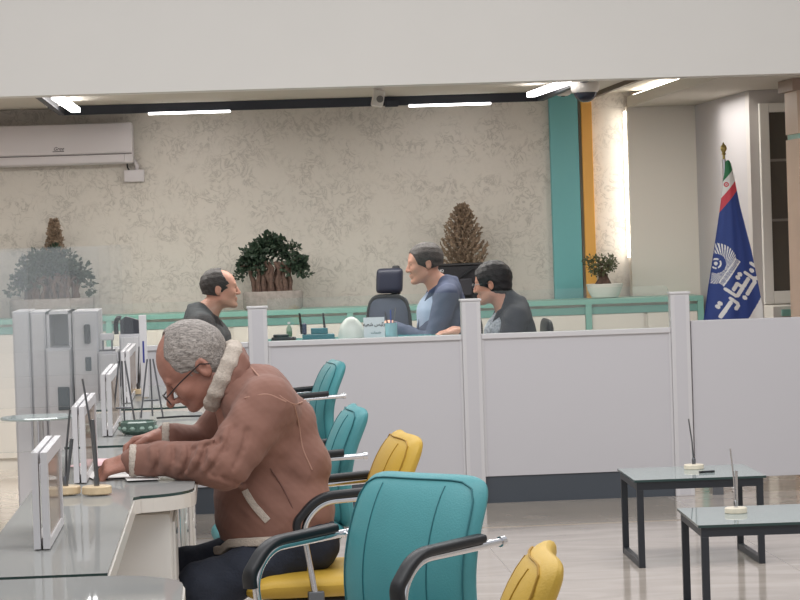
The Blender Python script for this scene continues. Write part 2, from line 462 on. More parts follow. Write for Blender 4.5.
a, b = at(123.5, 170, 19.12), at(144.5, 181.5, 19.12)
r = empty('junction_box', ((a.x+b.x)/2, 19.19, b.z), 0, 'small white junction box on the wall below the air conditioner', 'box')
w = (b.x-a.x)/2
MB().box(-w, w, -.05, 0, 0, a.z-b.z, b=.008).build('box_body', ACM, r, smooth=True)
h0 = a.z-b.z
MB().tube(bez((.02, -.02, h0-.005), (.03, -.03, h0+.07), (-.05, -.05, h0+.09)), .013).build('cable_sleeve', ACM, r, smooth=True)
MB().tube(bez((-.03, -.02, h0-.005), (-.06, -.03, h0+.03), (-.03, -.05, h0+.07)), .005).build('black_wire', BLACKP, r, smooth=True)

# ------------------------------------------------------------------ magnetic ceiling track with LED bars
TY = 18.8
xa, xb = at(62, 110, TY).x, at(540, 98, TY).x
r = empty('track_light', ((xa+xb)/2, TY, CZ), 0, 'black rectangular ceiling track with slim white LED bars', 'light')
w = (xb-xa)/2
TR = mat('track_black', (46, 50, 60), .5)
MB().box(-w, w, -.02, .02, -.062, -.002).build('track', TR, r)
for s in (-1, 1): MB().box(s*w-.02, s*w+.02, -2.6, -.02, -.062, -.002).build('track', TR, r)
LEDW = mat('led_bar_white', (255, 255, 255), .5, emit=(1, .98, .97), estr=6)
def led_back(x0, x1):
    a, b = at(x0, 106, TY-.02).x-(xa+xb)/2, at(x1, 106, TY-.02).x-(xa+xb)/2
    MB().box(a, b, -.024, .02, -.075, -.06, b=.003).build('led_bar', LEDW, r)
led_back(148, 230); led_back(409, 491)
# corner bars running towards the viewer
def on_ceiling(px, py): return atz(px, py, CZ-.075)
for (x0, y0, x1, y1) in ((76, 112.5, 56, 99), (531, 97, 567, 84.5)):
    a, b = on_ceiling(x0, y0), on_ceiling(x1, y1)
    d = b-a; M = Matrix.Translation(a-Vector(((xa+xb)/2, TY, CZ))) @ Matrix.Rotation(math.atan2(d.y, d.x), 4, 'Z')
    MB().box(0, d.length, -.027, .027, 0, .03, M=M).build('led_bar', LEDW, r)
# spot head box hanging from the track
a, b = at(385, 94, TY-.05), at(398, 106.5, TY-.05)
c = (a.x+b.x)/2-(xa+xb)/2
MB().box(c-(b.x-a.x)/2, c+(b.x-a.x)/2, -.09, .01, b.z-CZ, -.03, b=.004).build('driver_box', TR, r)
# white camera hanging beside it
p = at(378, 98, 17.4)
zt = 2.405
r = empty('ceiling_camera', (p.x, 17.4, zt), 0, 'white bullet camera hanging from the ceiling beside the black driver box', 'camera')
pz = at(378, 90, 17.4).z-zt
CAMW = mat('camera_white', (206, 200, 194), .45)
MB().lathe([(.035, pz-.002), (.04, pz+.02), (.03, pz+.03), (.018, -.001)], c=(0, 0, 0)).build('mount', CAMW, r, smooth=True)
M = Matrix.Translation((.0, 0, pz-.05)) @ Matrix.Rotation(R(12), 4, 'Y')
MB().box(-.036, .036, -.06, .05, -.055, .05, b=.012, M=M).build('camera_body', CAMW, r, smooth=True)
MB().lathe([(.02, 0), (.022, .004), (.012, .006)], c=(0, 0, 0)).build('lens', mat('lens_grey', (110, 106, 104), .3), r, smooth=True).matrix_local = Matrix.Translation((.008, -.068, pz-.06)) @ Matrix.Rotation(R(90), 4, 'X')
# dome camera and smoke detector
p = at(585, 84, 16.6)
r = empty('dome_camera', (p.x, 16.6, CZ), 0, 'white dome security camera with dark bubble above the orange stripe', 'camera')
z1 = at(585, 80, 16.6).z-CZ; z2 = at(585, 92, 16.6).z-CZ; z3 = at(585, 102.5, 16.6).z-CZ
MB().lathe([(.074, z2-.003), (.084, z2+.01), (.086, z1-.03), (.080, z1-.012), (.05, -.001)], n=28).build('housing', CAMW, r, smooth=True)
prof = [(.07*math.sin(t), z2+.004-(z2+.004-z3)*math.cos(t)) for t in [PI/2*k/8 for k in range(9)]]
prof[0] = (.001, z3)
MB().lathe(prof, n=28).build('bubble', mat('dark_bubble', (44, 48, 62), .08), r, smooth=True)
p = at(563, 96, 18.5)
r = empty('smoke_detector', (p.x, 18.5, CZ), 0, 'small round white smoke detector on the ceiling above the teal stripe', 'detector')
MB().lathe([(.03, -.045), (.05, -.035), (.055, -.015), (.06, 0)]).build('housing', CAMW, r, smooth=True)
MB().lathe([(.012, -.05), (.012, -.044)], n=10).build('sensor', INK, r)
p = at(52, 107, 18.0)
r = empty('smoke_detector', (p.x, 18.0, CZ), 0, 'small round white smoke detector beside the left diagonal LED bar', 'detector')
MB().lathe([(.03, -.045), (.05, -.035), (.055, -.015), (.06, 0)]).build('housing', CAMW, r, smooth=True)
MB().lathe([(.03, -.05), (.03, -.044)], n=12).build('sensor', INK, r)

# ------------------------------------------------------------------ plants
def leaves(mb, centers, size, n, rnd, aspect=.55, flat=0.0):
    for (c, rad) in centers:
        for _ in range(n):
            while True:
                v = Vector((rnd.uniform(-1, 1), rnd.uniform(-1, 1), rnd.uniform(-1, 1)))
                if v.length <= 1: break
            v = v*(.75+.25*rnd.random())
            p = Vector(c)+Vector((v.x*rad[0], v.y*rad[1], v.z*rad[2]))
            d = (v+Vector((rnd.uniform(-.7, .7), rnd.uniform(-.7, .7), rnd.uniform(-.5, .7)))).normalized()
            s = size*rnd.uniform(.7, 1.25)
            side = d.cross(Vector((rnd.uniform(-1, 1), rnd.uniform(-1, 1), rnd.uniform(-1, 1)))).normalized()
            nrm = d.cross(side).normalized()
            a = p; e = p+d*s; m1 = p+d*s*.5+side*s*aspect*.5+nrm*s*.08; m2 = p+d*s*.5-side*s*aspect*.5+nrm*s*.08
            q1 = p+d*s*.82+side*s*aspect*.3; q2 = p+d*s*.82-side*s*aspect*.3
            mb.add([a, m1, q1, e, q2, m2], [(0, 1, 2, 3), (0, 3, 4, 5)])
LEAF = mat('dark_green_leaf', (48, 66, 50), .5, var=.35, vscale=60)
LEAFB = mat('olive_leaf', (86, 92, 62), .5, var=.35, vscale=60)
BARK = mat('bark', (92, 72, 62), .8, var=.3, vscale=50, bump=.8, bscale=80)
STONE = mat('stone_pot', (150, 142, 136), .85, var=.15, vscale=30, bump=.6, bscale=60)
DRY = mat('dry_brown_needles', (146, 126, 106), .8, var=.3, vscale=60)
def bonsai(pc, ybase, wpx, hpx, potw, label, seed):
    """pc = centre pixel of the crown, wpx/hpx its size, potw pot width in px; base at ybase"""
    rnd = random.Random(seed); Y = 18.78
    s = FOC/Y
    b = at(pc[0], ybase, Y); r = empty('potted_bonsai', (b.x, Y, zc), 0, label, 'plant', 'large dark green bonsai trees on the credenza')
    cz = at(pc[0], pc[1], Y).z-zc; rw = wpx/2/s; rh = hpx/2/s
    pw = potw/2/s; ph = .125
    M = MB()
    prof = [(pw*.93, 0), (pw, .02), (pw*1.0, ph-.01), (pw*.97, ph), (pw*.9, ph-.008)]
    m = MB(); m.lathe(prof, n=24); m.v = [(v[0], v[1]*.38, v[2]) for v in m.v]
    m.build('pot', STONE, r, smooth=True)
    m = MB(); top = cz-rh*.15
    for k in range(13):
        x0 = -pw*.60+pw*1.2*k/12+rnd.uniform(-.008, .008); y0 = rnd.uniform(-.05, .05)
        pts = [(x0+rnd.uniform(-.006, .006)*j, y0, ph-.02+(top-ph+.02)*j/5) for j in range(6)]
        m.tube(pts, [rnd.uniform(.012, .02)*(1.2-.08*j) for j in range(6)], n=7)
    for k in range(8):
        a = rnd.uniform(-1, 1)
        m.tube(bez((a*pw*.5, 0, top-.05), (a*rw*.6, rnd.uniform(-.04, .04), top), (a*rw*.95, rnd.uniform(-.05, .05), cz-rh*.3+rnd.uniform(-.03, .05))), [.012-.001*i for i in range(9)], n=6)
    m.build('trunks', BARK, r, smooth=True)
    m = MB(); cs = []
    for k in range(46):
        a = rnd.uniform(0, PI); q = rnd.uniform(.2, 1)**.5
        x = rw*.86*q*math.cos(a); z = cz-rh*.50+rh*1.33*q*math.sin(a)*(1-.1*abs(math.cos(a)))
        cs.append(((x, rnd.uniform(-.07, .07), z), (.055, .05, .045)))
    for sx in (-1, 1):
        cs += [((sx*rw*.92, 0, cz-rh*.62), (.045, .04, .04)), ((sx*rw*.8, 0, cz-rh*.2), (.04, .04, .035))]
    leaves(m, cs, .034, 46, rnd)
    m.build('foliage', LEAF, r)
    return r
bonsai((273, 258), 300, 72, 52, 60, 'large bonsai with aerial roots in a stone pot behind the left visitor', 3)
bonsai((52, 272), 306, 84, 52, 84, 'large bonsai in a stone pot behind the glass screens at far left', 5)
def conifer(px, ptop, wpx, ybase, label, seed, narrow=1.0, Y=18.94, grp=None):
    rnd = random.Random(seed); s = FOC/Y
    b = at(px, ybase, Y); r = empty('dried_conifer', (b.x, Y, zc), 0, label, 'plant', grp)
    H = at(px, ptop, Y).z-zc; rw = wpx/2/s; z0 = .16
    MB().lathe([(.05, 0), (.075, .03), (.085, .14), (.09, .15), (.07, .145)]).build('pot', STONE, r, smooth=True)
    MB().tube([(0, 0, .1), (.005, 0, H*.5), (0, 0, H*.95)], [.014, .01, .003], n=7).build('stem', BARK, r)
    m = MB()
    nb = 150
    for k in range(nb):
        t = (k+.5)/nb; z = z0+(H-z0)*t*.93
        prof = (1-t)**.75*(.65+.35*min(1, t*5)) if narrow == 1 else (1-t)**.8
        a = k*2.4; ln = rw*prof*rnd.uniform(.8, 1.25)+.016
        d = Vector((math.cos(a), math.sin(a)*.8, 0)); tip = Vector((0, 0, z+ln*.75))+d*ln; base = Vector((0, 0, z))
        pts = bez(base, base+d*ln*.7+Vector((0, 0, ln*.15)), tip, 5)
        m.tube(pts, [.004]*6, n=4, caps=False)
        for j in range(26):
            q = rnd.uniform(.15, 1); i = min(5, int(q*5)); c = pts[i].lerp(pts[min(5, i+1)], q*5-i)
            e = (tip-base).normalized()*.6+Vector((rnd.uniform(-1, 1), rnd.uniform(-1, 1), rnd.uniform(-.3, .8)))
            e = e.normalized()*.02*rnd.uniform(.7, 1.2); sd = e.cross(Vector((rnd.uniform(-1, 1), 1, rnd.uniform(-1, 1)))).normalized()*.0035
            m.add([c-sd*1.5, c+sd*1.5, c+e+sd, c+e-sd], [(0, 1, 2, 3)])
    m.build('needles', DRY, r)
    return r
conifer(465, 201, 48, 300, 'dried brown conifer in a pot behind the blue suited man', 11)
conifer(57, 216, 24, 306, 'slim dried brown conifer poking above the far left bonsai', 12, narrow=.8, Y=18.95)
# small plant in a white bowl
Y = 18.85; s = FOC/Y
b = at(605, 298, Y); rnd = random.Random(21)
r = empty('bowl_plant', (b.x, Y, zc), 0, 'small ficus bonsai in a white oval bowl in front of the orange stripe', 'plant')
BOWL = mat('white_ceramic', (226, 222, 214), .25)
m = MB(); m.lathe([(.07, 0), (.09, .006), (.104, .03), (.118, .06), (.124, .085), (.128, .095), (.122, .098), (.108, .085)], n=32)
m.v = [(v[0], v[1]*.7, v[2]) for v in m.v]; m.build('bowl', BOWL, r, smooth=True)
m = MB()
for k in range(7):
    x0 = rnd.uniform(-.05, .05); m.tube([(x0*1.2, 0, .075), (x0*.5, 0, .13), (x0*.3-.02, rnd.uniform(-.02, .02), .2)], [.02, .016, .008], n=7)
for k in range(6):
    m.tube(bez((-.01, 0, .17), (rnd.uniform(-.08, .06), 0, .2), (rnd.uniform(-.11, .06), rnd.uniform(-.05, .05), rnd.uniform(.19, .26))), [.006]*9, n=5)
m.build('trunk', BARK, r, smooth=True)
m = MB(); cs = [((rnd.uniform(-.115, .07), rnd.uniform(-.06, .06), rnd.uniform(.17, .275)), (.038, .035, .028)) for k in range(26)]
leaves(m, cs, .019, 34, rnd); m.build('foliage', LEAFB, r)
# black bag on the credenza behind the suited man
a, b = at(432, 264, 18.75), at(484, 298, 18.75)
r = empty('black_bag', ((a.x+b.x)/2, 18.73, zc), 0, 'bulky black bag standing on the credenza below the dried conifer', 'bag')
w = (b.x-a.x)/2; h = a.z-zc; w -= .003
BAGM = mat('black_fabric', (34, 34, 38), .7, bump=.3, bscale=50)
m = MB(); m.prism([(-w, 0), (w*.95, 0), (w*.85, h*.75), (w, h), (-w*.95, h*.93)], -.08, .08, M=Matrix.Rotation(PI/2, 4, 'X')); m.build('bag_body', BAGM, r)
MB().box(-w*.0, w*.5, -.105, -.088, h*.2, h*.62, b=.01).build('front_pocket', mat('bag_pocket', (46, 46, 52), .6), r)
MB().box(-w*.98, w*1.0, -.09, .09, h*.93, h, b=.012).build('zip_band', mat('bag_band', (22, 22, 25), .5), r)
MB().tube(bez((-w*.9, -.1, h*.4), (-w*.2, -.12, h*.55), (w*.6, -.1, h*.9)), .008, n=6).build('strap', BLACKP, r)
text_obj('tag_text', 'HQ', .024, mat('white_ink', (230, 230, 230), .5), r, (-w*.72, -.1008, h*.83))

# ------------------------------------------------------------------ flag
def flag():
    Y = 16.3
    b = at(729, 300, Y)
    r = empty('flag_stand', (b.x, Y, 0), 0, 'blue bank flag with white lettering hanging folded on a gold tipped pole', 'flag')
    zt = at(728, 142, Y).z
    GOLD = mat('gold_tip', (176, 156, 96), .35, .7)
    MB().tube([(0, .03, .03), (0, .03, zt-.1)], .012, n=12).build('pole', CHROME, r, smooth=True)
    MB().lathe([(.16, 0), (.16, .02), (.03, .04), (.02, .07)], n=24, c=(0, .03, 0)).build('base', CHROME, r, smooth=True)
    MB().lathe([(.008, zt-.11), (.008, zt-.075), (.014, zt-.07), (.009, zt-.06), (.02, zt-.04), (.018, zt-.025), (.006, zt-.01), (.002, zt)], n=12, c=(0, .03, 0)).build('finial', GOLD, r, smooth=True)
    # outline of the hanging cloth measured in photograph pixels, widening towards the hem
    def lr(y):
        P = [(160, 727.5, 729.5), (163, 725.5, 731.5), (180, 723.8, 735.5), (205, 721, 740.5), (250, 714.5, 752), (290, 708.5, 760), (306, 706.5, 763), (330, 703, 764.5)]
        for (ya, la, ra), (yb, lb, rb) in zip(P[:-1], P[1:]):
            if y <= yb:
                t = (y-ya)/(yb-ya); return la+(lb-la)*t, ra+(rb-ra)*t
        y0, l0, r0 = P[-1]; return l0-(y-y0)*.06, r0+(y-y0)*.02
    # logotype strokes in the banner's own units, centre lines with width 30 (800x400 crop)
    Wd = 16.5
    S = [[(80, 202), (260, 202)], [(292, 186), (292, 250), (278, 264), (236, 264)], [(345, 115), (345, 205), (362, 219), (455, 219), (460, 205), (460, 166), (388, 166)],
         [(460, 205), (480, 219), (566, 219)], [(432, 276), (580, 276), (602, 255), (602, 174)], [(602, 255), (625, 276), (680, 276)], [(718, 174), (718, 262), (735, 276), (795, 276)]]
    D = [(152, 143), (192, 143), (516, 143), (555, 143), (384, 275), (660, 207), (760, 330)]
    def seg(p, a, b):
        ax, ay = a; bx, by = b; dx, dy = bx-ax, by-ay; t = max(0, min(1, ((p[0]-ax)*dx+(p[1]-ay)*dy)/(dx*dx+dy*dy)))
        return math.hypot(p[0]-ax-t*dx, p[1]-ay-t*dy)
    # text frame on the flag: from lower left (718,319) to upper right (757,262)
    ox, oy = 718.6, 316.5; ex, ey = 758.5, 257.0
    L = math.hypot(ex-ox, ey-oy); ux, uy = (ex-ox)/L, (ey-oy)/L; sc = 740/L
    vx, vy = -uy, ux                      # 'down' of the text
    def color(px, py):
        # national flag at the tip, stripes run diagonally
        q = (px-727)*.42+(py-160)
        d = (py-181)+(px-724)*1.25
        if d < 26.5:
            if d < 0: return 2
            if d < 14.5:
                if abs(math.hypot(px-726.6, py-184.5)-1.8) < .6 or math.hypot(px-726.6, py-184.5) < .6: return 3
                return 1
            return 3
        if py > 288:
            l_, r_ = lr(py)
            edge = r_+.5-(py-296)*.72 if py > 296 else 1e9
            if px > edge+0.5 and py > 297: return 1
        dx, dy = px-ox, py-oy
        u = (dx*ux+dy*uy)*sc; v = (dx*vx+dy*vy)*sc/1.35
        tx, ty = u+72, v+190
        if 60 < tx < 815 and 100 < ty < 360:
            p = (tx, ty)
            for s_ in S:
                for a, b_ in zip(s_[:-1], s_[1:]):
                    if seg(p, a, b_) < Wd: return 1
            for dxx, dyy in D:
                if math.hypot(tx-dxx, ty-dyy) < 21: return 1
        # sunburst emblem
        cx_, cy_ = 716.3, 263.5
        du = ((px-cx_)*ux+(py-cy_)*uy); dv = ((px-cx_)*vx+(py-cy_)*vy)
        rr = math.hypot(du, dv)
        if rr < 20.5 and dv < 12.5:
            ang = math.atan2(du, -(dv-10))
            if rr < 9.8:
                return 1 if rr < 1.8 or (3.8 < rr < 5.4 and abs((math.atan2(dv, du)*1.5) % 3.14) > .5) else 0
            return 1 if (ang*13/PI*2) % 1 < .55 else 0
        if 12.5 <= dv < 19 and abs(du) < 15:
            if dv < 13.8 or dv > 17.6: return 1
            return 1 if (du*1.1) % 1 < .5 else 0
        return 0
    n, mrows = 150, 330
    vs = []; fs = []; mi = []
    y0, y1 = 160.0, 392.0
    def depth(s, t):
        return -.05*math.sin(PI*s)*(.3+.7*t) + .012*math.sin(s*9+t*1.5)*t + .006*math.sin(s*21+3*t)*t
    for j in range(mrows+1):
        # finer rows where the flag is in view
        t = j/mrows
        py = y0+(t/.85)*172 if t < .85 else 332+(t-.85)/.15*60
        l_, r_ = lr(py)
        for i in range(n+1):
            s = i/n; px = l_+(r_-l_)*s
            w = at(px, py, Y); tt = (py-y0)/(y1-y0)
            vs.append((w.x-b.x, depth(s, tt)+.02, w.z))
    for j in range(mrows):
        t = (j+.5)/mrows; py = y0+(t/.85)*172 if t < .85 else 332+(t-.85)/.15*60
        l_, r_ = lr(py)
        for i in range(n):
            px = l_+(r_-l_)*(i+.5)/n; a = j*(n+1)+i
            fs.append((a, a+n+1, a+n+2, a+1)); mi.append(color(px, py))
    # back layer of the folded cloth
    base = len(vs)
    for j in range(0, 41):
        py = y0+(y1-y0)*j/40; l_, r_ = lr(py)
        for i in range(13):
            s = i/12; w = at(l_+(r_-l_)*s, py, Y); tt = j/40
            vs.append((w.x-b.x, .022+.06*math.sin(PI*s)*tt, w.z))
    for j in range(40):
        for i in range(12):
            a = base+j*13+i; fs.append((a, a+1, a+14, a+13)); mi.append(0)
    m = MB(); m.v = vs; m.f = fs; m.m = mi
    FB = mat('flag_blue', (36, 62, 132), .6, sheen=.2)
    m.build('flag_cloth', [FB, mat('flag_white', (228, 228, 226), .6), mat('flag_green', (44, 122, 78), .6), mat('flag_red', (206, 70, 84), .6)], r, smooth=True)
flag()

# ------------------------------------------------------------------ coffee tables
TZ = .385
TGLASS = glass_mat('table_glass', (210, 224, 220), 0.22, 0.30, (196, 204, 204))  # pale film puts the partition's reflection into the tabletop colour
def coffee_table(pf, pb, pr, label):
    a = atz(pf[0], pf[1], TZ); b = atz(pb[0], pb[1], TZ); c = atz(pr[0], pr[1], TZ)
    dep = (b-a).length; w = (c-a).length
    ang = (math.atan2(c.y-a.y, c.x-a.x)+math.atan2(b.y-a.y, b.x-a.x)-PI/2)/2
    r = empty('coffee_table', (a.x, a.y, 0), ang, label, 'table', 'glass topped coffee tables')
    m = MB(); m.box(-.012, w+.012, -.012, dep+.012, TZ-.010, TZ, mi=0)
    m.m = [0, 0, 1, 1, 1, 1]
    m.build('glass_top', [TGLASS, GEDGE], r)
    t = .028
    m = MB()
    m.box(0, w, 0, t, TZ-.045, TZ-.011); m.box(0, w, dep-t, dep, TZ-.045, TZ-.011)
    m.box(0, t, t, dep-t, TZ-.045, TZ-.011); m.box(w-t, w, t, dep-t, TZ-.045, TZ-.011)
    m.build('top_frame', BLACKM, r)
    for x in (0, w-t):
        for y in (0, dep-t): MB().box(x, x+t, y, y+t, 0, TZ-.045, b=.002).build('leg', BLACKM, r)
        MB().box(x+.001, x+t-.001, t, dep-t, 0.0, t, b=.002).build('foot_rail', BLACKM, r)
    return r, a, b, c
t1, a1, b1, c1 = coffee_table((636.7, 480), (617.5, 468.8), (763.5, 475.6), 'black framed glass coffee table nearer the partition, whole in view')
t2, a2, b2, c2 = coffee_table((701, 525), (677, 508.5), (836, 520.6), 'black framed glass coffee table cut by the right edge of the picture')
MARB = mat('cream_marble', (216, 192, 156), .35, var=.08, vscale=40)
MARB2 = mat('white_marble', (226, 216, 196), .35, var=.08, vscale=40)
def pen_stand(p, H, lean, label, grp='pen stands', steel=CHROME, rad=.035, h=.016, pen=True, stone=None):
    r = empty('pen_stand', p, 0, label, 'pen stand', grp)
    MB().lathe([(rad*.93, 0), (rad, .003), (rad, h-.003), (rad*.92, h)], n=28).build('base', stone or MARB, r, smooth=True)
    MB().tube([(0, 0, h), (lean*.3, 0, h+H*.5), (lean, 0, h+H)], [.0042, .0034, .003], n=8).build('rod', steel, r, smooth=True)
    MB().lathe([(.008, h), (.009, h+.02), (.006, h+.028)], n=12).build('socket', steel, r, smooth=True)
    if pen: MB().tube([(.004, -.008, h+.005), (lean*.55+.012, -.01, h+H*.62)], [.004, .0055], n=8).build('pen', steel, r, smooth=True)
    return r
pm = atz(694, 469, TZ)
pen_stand((pm.x, pm.y, TZ), .205, -.018, 'thin dark pen stand with marble base on the coffee table nearer the partition', None, steel=STEEL, rad=.045, h=.022, pen=False, stone=MARB2)
pm = atz(736, 513, TZ)
pen_stand((pm.x, pm.y, TZ), .225, -.015, 'chrome pen stand with a pen on the coffee table at the right edge', None, rad=.043, h=.022, stone=MARB2)
pm = atz(706, 473, TZ)
r = single('pen', MB().tube([(-.03, 0, .005), (.04, .012, .005)], .005, n=8), BLACKP, (pm.x, pm.y, TZ), 'small dark pen lying on the coffee table beside the thin pen stand', 'pen')

# ------------------------------------------------------------------ chairs
def cushion(w, h, t, corner, fn, n=22):
    """rounded pad; fn(u, v, side) maps u,v in metres and signed half thickness to a point"""
    vs = []; fs = []
    def grid(sign):
        base = len(vs)
        for j in range(n+1):
            for i in range(n+1):
                a = math.sin((i/n-.5)*PI); b = math.sin((j/n-.5)*PI)
                e = max(abs(a), abs(b))
                # map the square to a rounded rectangle
                p = 7.0
                k = e/((abs(a)**p+abs(b)**p)**(1/p)) if e > 1e-6 else 1
                x, y = a*k, b*k
                th = math.sqrt(max(0, 1-e**6))
                vs.append(fn(x*w/2, y*h/2, sign*t/2*th))
        for j in range(n):
            for i in range(n):
                q = base+j*(n+1)+i; f = (q, q+1, q+n+2, q+n+1)
                fs.append(f if sign > 0 else f[::-1])
    grid(1); grid(-1)
    m = MB(); m.add(vs, fs); return m
def bottomless_path(pts, rad): return round_path(pts, rad)
def make_chair(kind, label):
    cm, sm = (TEALV, TEALS) if kind == 'teal' else (YELV, YELS)
    r = empty('office_chair', (0, 0, 0), 0, label, 'chair')
    # local frame: the chair faces -x
    ZB0, ZB1 = .44, .87
    def bx(v, u):   # centre line of the backrest, v height 0..1
        return .215+.055*v+.045*math.sin(v*PI)*-1+.02*v*v - .05*(u/.23)**2*(-1)*-1*-.6
    def fb(u, v, s):
        vv = v/(ZB1-ZB0)+.5
        c = bx(vv, u)
        return (c+s, u*(1-.03*vv), ZB0+(ZB1-ZB0)*vv+s*-.12)
    m = cushion(.46, ZB1-ZB0, .075, .06, fb); m.build('backrest', cm, r, smooth=True)
    m = MB()
    for u in (-.115, .115):
        m.tube([fb(u, v, -.0372*math.sqrt(1-abs(v/.215)**6)-.001) for v in [(-.185+.37*k/14) for k in range(15)]], .0018, n=5)
        m.tube([fb(u, v, .0372*math.sqrt(1-abs(v/.215)**6)+.001) for v in [(-.185+.37*k/14) for k in range(15)]], .0018, n=5)
    bd = []
    for k in range(49):
        a = 2*PI*k/48; ca, sa = math.cos(a), math.sin(a); q = 1/((abs(ca)**7+abs(sa)**7)**(1/7))
        bd.append(fb(ca*q*.214, sa*q*.200, -.0255))
    m.tube(bd, .0025, n=5); m.tube([fb(p[1]/(1), 0, 0) for p in []] or [bd[0], bd[1]], .001, n=3)
    m.build('seam', sm, r, smooth=True)
    def fs_(u, v, s):
        x = v; return (-.01+x, u*(1-.05*(x<0)), .425+s-.012*(1 if x < -.16 else 0)*((-x-.16)/.08)+.006*(u/.24)**2)
    m = cushion(.48, .47, .085, .06, lambda u, v, s: fs_(u, v, s)); m.build('seat', cm, r, smooth=True)
    MB().box(-.16, .14, -.13, .13, .345, .385, b=.01).build('mechanism', BLACKP, r)
    for s in (-1, 1):
        y = s*.265
        path = round_path([(.285, y, .705), (-.015, y, .690), (-.075, y, .62), (-.04, y, .40)], .07, 8)
        at_ = MB().tube(path, .0105, n=10).build('armrest', CHROME, r, smooth=True)
        pad = round_path([(.215, y, .721), (-.025, y, .707), (-.094, y, .63), (-.090, y, .595)], .07, 8)
        MB().tube(pad, [.5]*len(pad), n=12, flat=(.030, .050)).build('arm_pad', BLACKP, at_, smooth=True) if False else \
            MB().tube(pad, 1, n=14, flat=(.012, .021)).build('arm_pad', BLACKP, at_, smooth=True)
        MB().tube([(.285, y, .705), (.30, y, .706)], .014, n=10).build('end_cap', CHROME, at_, smooth=True)
        MB().box(-.065, -.015, y-s*.0-.012, y+.012, .38, .42, b=.004).build('bracket', STEEL, at_)
        MB().tube([(.26, y, .705), (.235, s*.20, .70)], .009, n=8).build('back_bolt', CHROME, at_, smooth=True)
    MB().tube([(0, 0, .07), (0, 0, .345)], [.028, .022], n=14).build('gas_lift', CHROME, r, smooth=True)
    b = MB()
    for k in range(5):
        a = k*2*PI/5+.3
        b.tube([(0, 0, .095), (.16*math.cos(a), .16*math.sin(a), .085), (.29*math.cos(a), .29*math.sin(a), .055)], [.024, .018, .013], n=8)
    bo = b.build('star_base', CHROME, r, smooth=True)
    for k in range(5):
        a = k*2*PI/5+.3
        MB().tube([(.29*math.cos(a)-.012*math.sin(a), .29*math.sin(a)+.012*math.cos(a), .027), (.29*math.cos(a)+.012*math.sin(a), .29*math.sin(a)-.012*math.cos(a), .027)], .027, n=14).build('castor', BLACKP, bo, smooth=True)
    return r
def place(ch, px, py, Y, fx, fy, label, first=False):
    """backrest top centre at the pixel for depth Y, facing direction (fx, fy)"""
    o = ch if first else copy_tree(ch)
    a = math.atan2(fy, fx)-PI        # local -x -> facing
    p = at(px, py, Y)
    off = Matrix.Rotation(a, 3, 'Z') @ Vector((.28, 0, 0))
    o.location = (p.x-off.x, p.y-off.y, 0); o.rotation_euler = (0, 0, a); o['label'] = label
    return o
T0 = make_chair('teal', 'teal'); Y0 = make_chair('yellow', 'yellow')
CHG = 'padded armchairs along the customer desks'
for o in (T0, Y0): o['group'] = CHG
place(T0, 421, 474.5, 7.24, -.74, -.67, 'largest teal padded office chair in front, turned towards the viewer', True)
place(T0, 352.5, 407, 10.2, -.995, -.06, 'teal office chair directly beyond the old man, second teal one back')
place(T0, 333, 361, 13.9, -.995, -.10, 'teal office chair farthest back, nearest the partition')
place(Y0, 401, 431, 8.74, -.99, -.10, 'yellow padded office chair the old man sits on', True)
place(Y0, 541, 553, 5.45, -.995, .08, 'yellow office chair back cut by the bottom edge, nearest the viewer')

# ------------------------------------------------------------------ customer desks with glass screens
DZ = .77
DESKT = glass_mat('desk_glass', (196, 200, 196), 0.16, 0.5, (170, 170, 168))
DESKW = mat('desk_edge_white', (222, 216, 208), .3)
PED = mat('pedestal_cream', (212, 208, 202), .4)
SX0 = -.455      # line of the screens
def desk(y0, y1, label, link=0):
    r = empty('service_desk', (-.475, (y0+y1)/2, 0), 0, label, 'desk', 'service desks with glass tops')
    yc = (y0+y1)/2; hl = (y1-y0)/2
    # outline: customer side bulges with rounded corners
    XE = -.12
    def outline(g=0.0):
        if link: pts = [(XE+g, -hl-link+g), (.20-g, -hl-link+g), (.20-g, -hl-.03), (.215, -hl+g)]
        else: pts = [(XE+g, -hl+g)]
        pts += [(.18+.19*math.sin(a)-g, -hl+.22-.22*math.cos(a)+g*math.cos(a)) for a in [PI/2*k/8 for k in range(9)]]
        pts += [(.18+.19*math.cos(a)-g, hl-.22+.22*math.sin(a)-g*math.sin(a)) for a in [PI/2*k/8 for k in range(9)]]
        pts += [(XE+g, hl-g)]
        return pts
    MB().prism(outline(), DZ-.052, DZ-.012).build('desk_top', DESKW, r)
    m = MB(); m.prism(outline(.004), DZ-.0115, DZ-.0035, mi=0); m.m = [0, 0]+[1]*(len(m.f)-2)
    m.build('glass_sheet', [DESKT, GEDGE], r)
    pd = MB().box(-.06, .30, -hl+.08, -hl+.50, .02, DZ-.06, b=.02).build('pedestal', PED, r, smooth=True)
    for k in range(3):
        z = .06+k*.21
        MB().box(.298, .308, -hl+.10, -hl+.48, z, z+.2, b=.004).build('drawer', PED, pd)
        MB().box(.307, .312, -hl+.24, -hl+.34, z+.15, z+.16).build('handle', STEEL, pd)
    MB().box(-.09, -.07, -hl+.06, hl-.06, .05, DZ-.055).build('modesty_panel', WHITE2, r)
    for y in (-.05, hl-.25):
        MB().tube([(.28, y, 0), (.28, y, DZ-.055)], .016, n=12).build('leg', CHROME, r, smooth=True)
    MB().box(.1, .3, -.12, .02, DZ-.12, DZ-.056, b=.005).build('tray', BLACKP, r)
    return r
desk(4.3, 6.15, 'white edged glass topped service desk at the bottom left, nearest the viewer')
desk(8.02, 9.95, 'white edged glass topped service desk the old man writes on', 1.83)
desk(10.05, 11.95, 'glass topped service desk just beyond the old man')
desk(12.2, 14.1, 'farthest glass topped service desk, beside the partition')
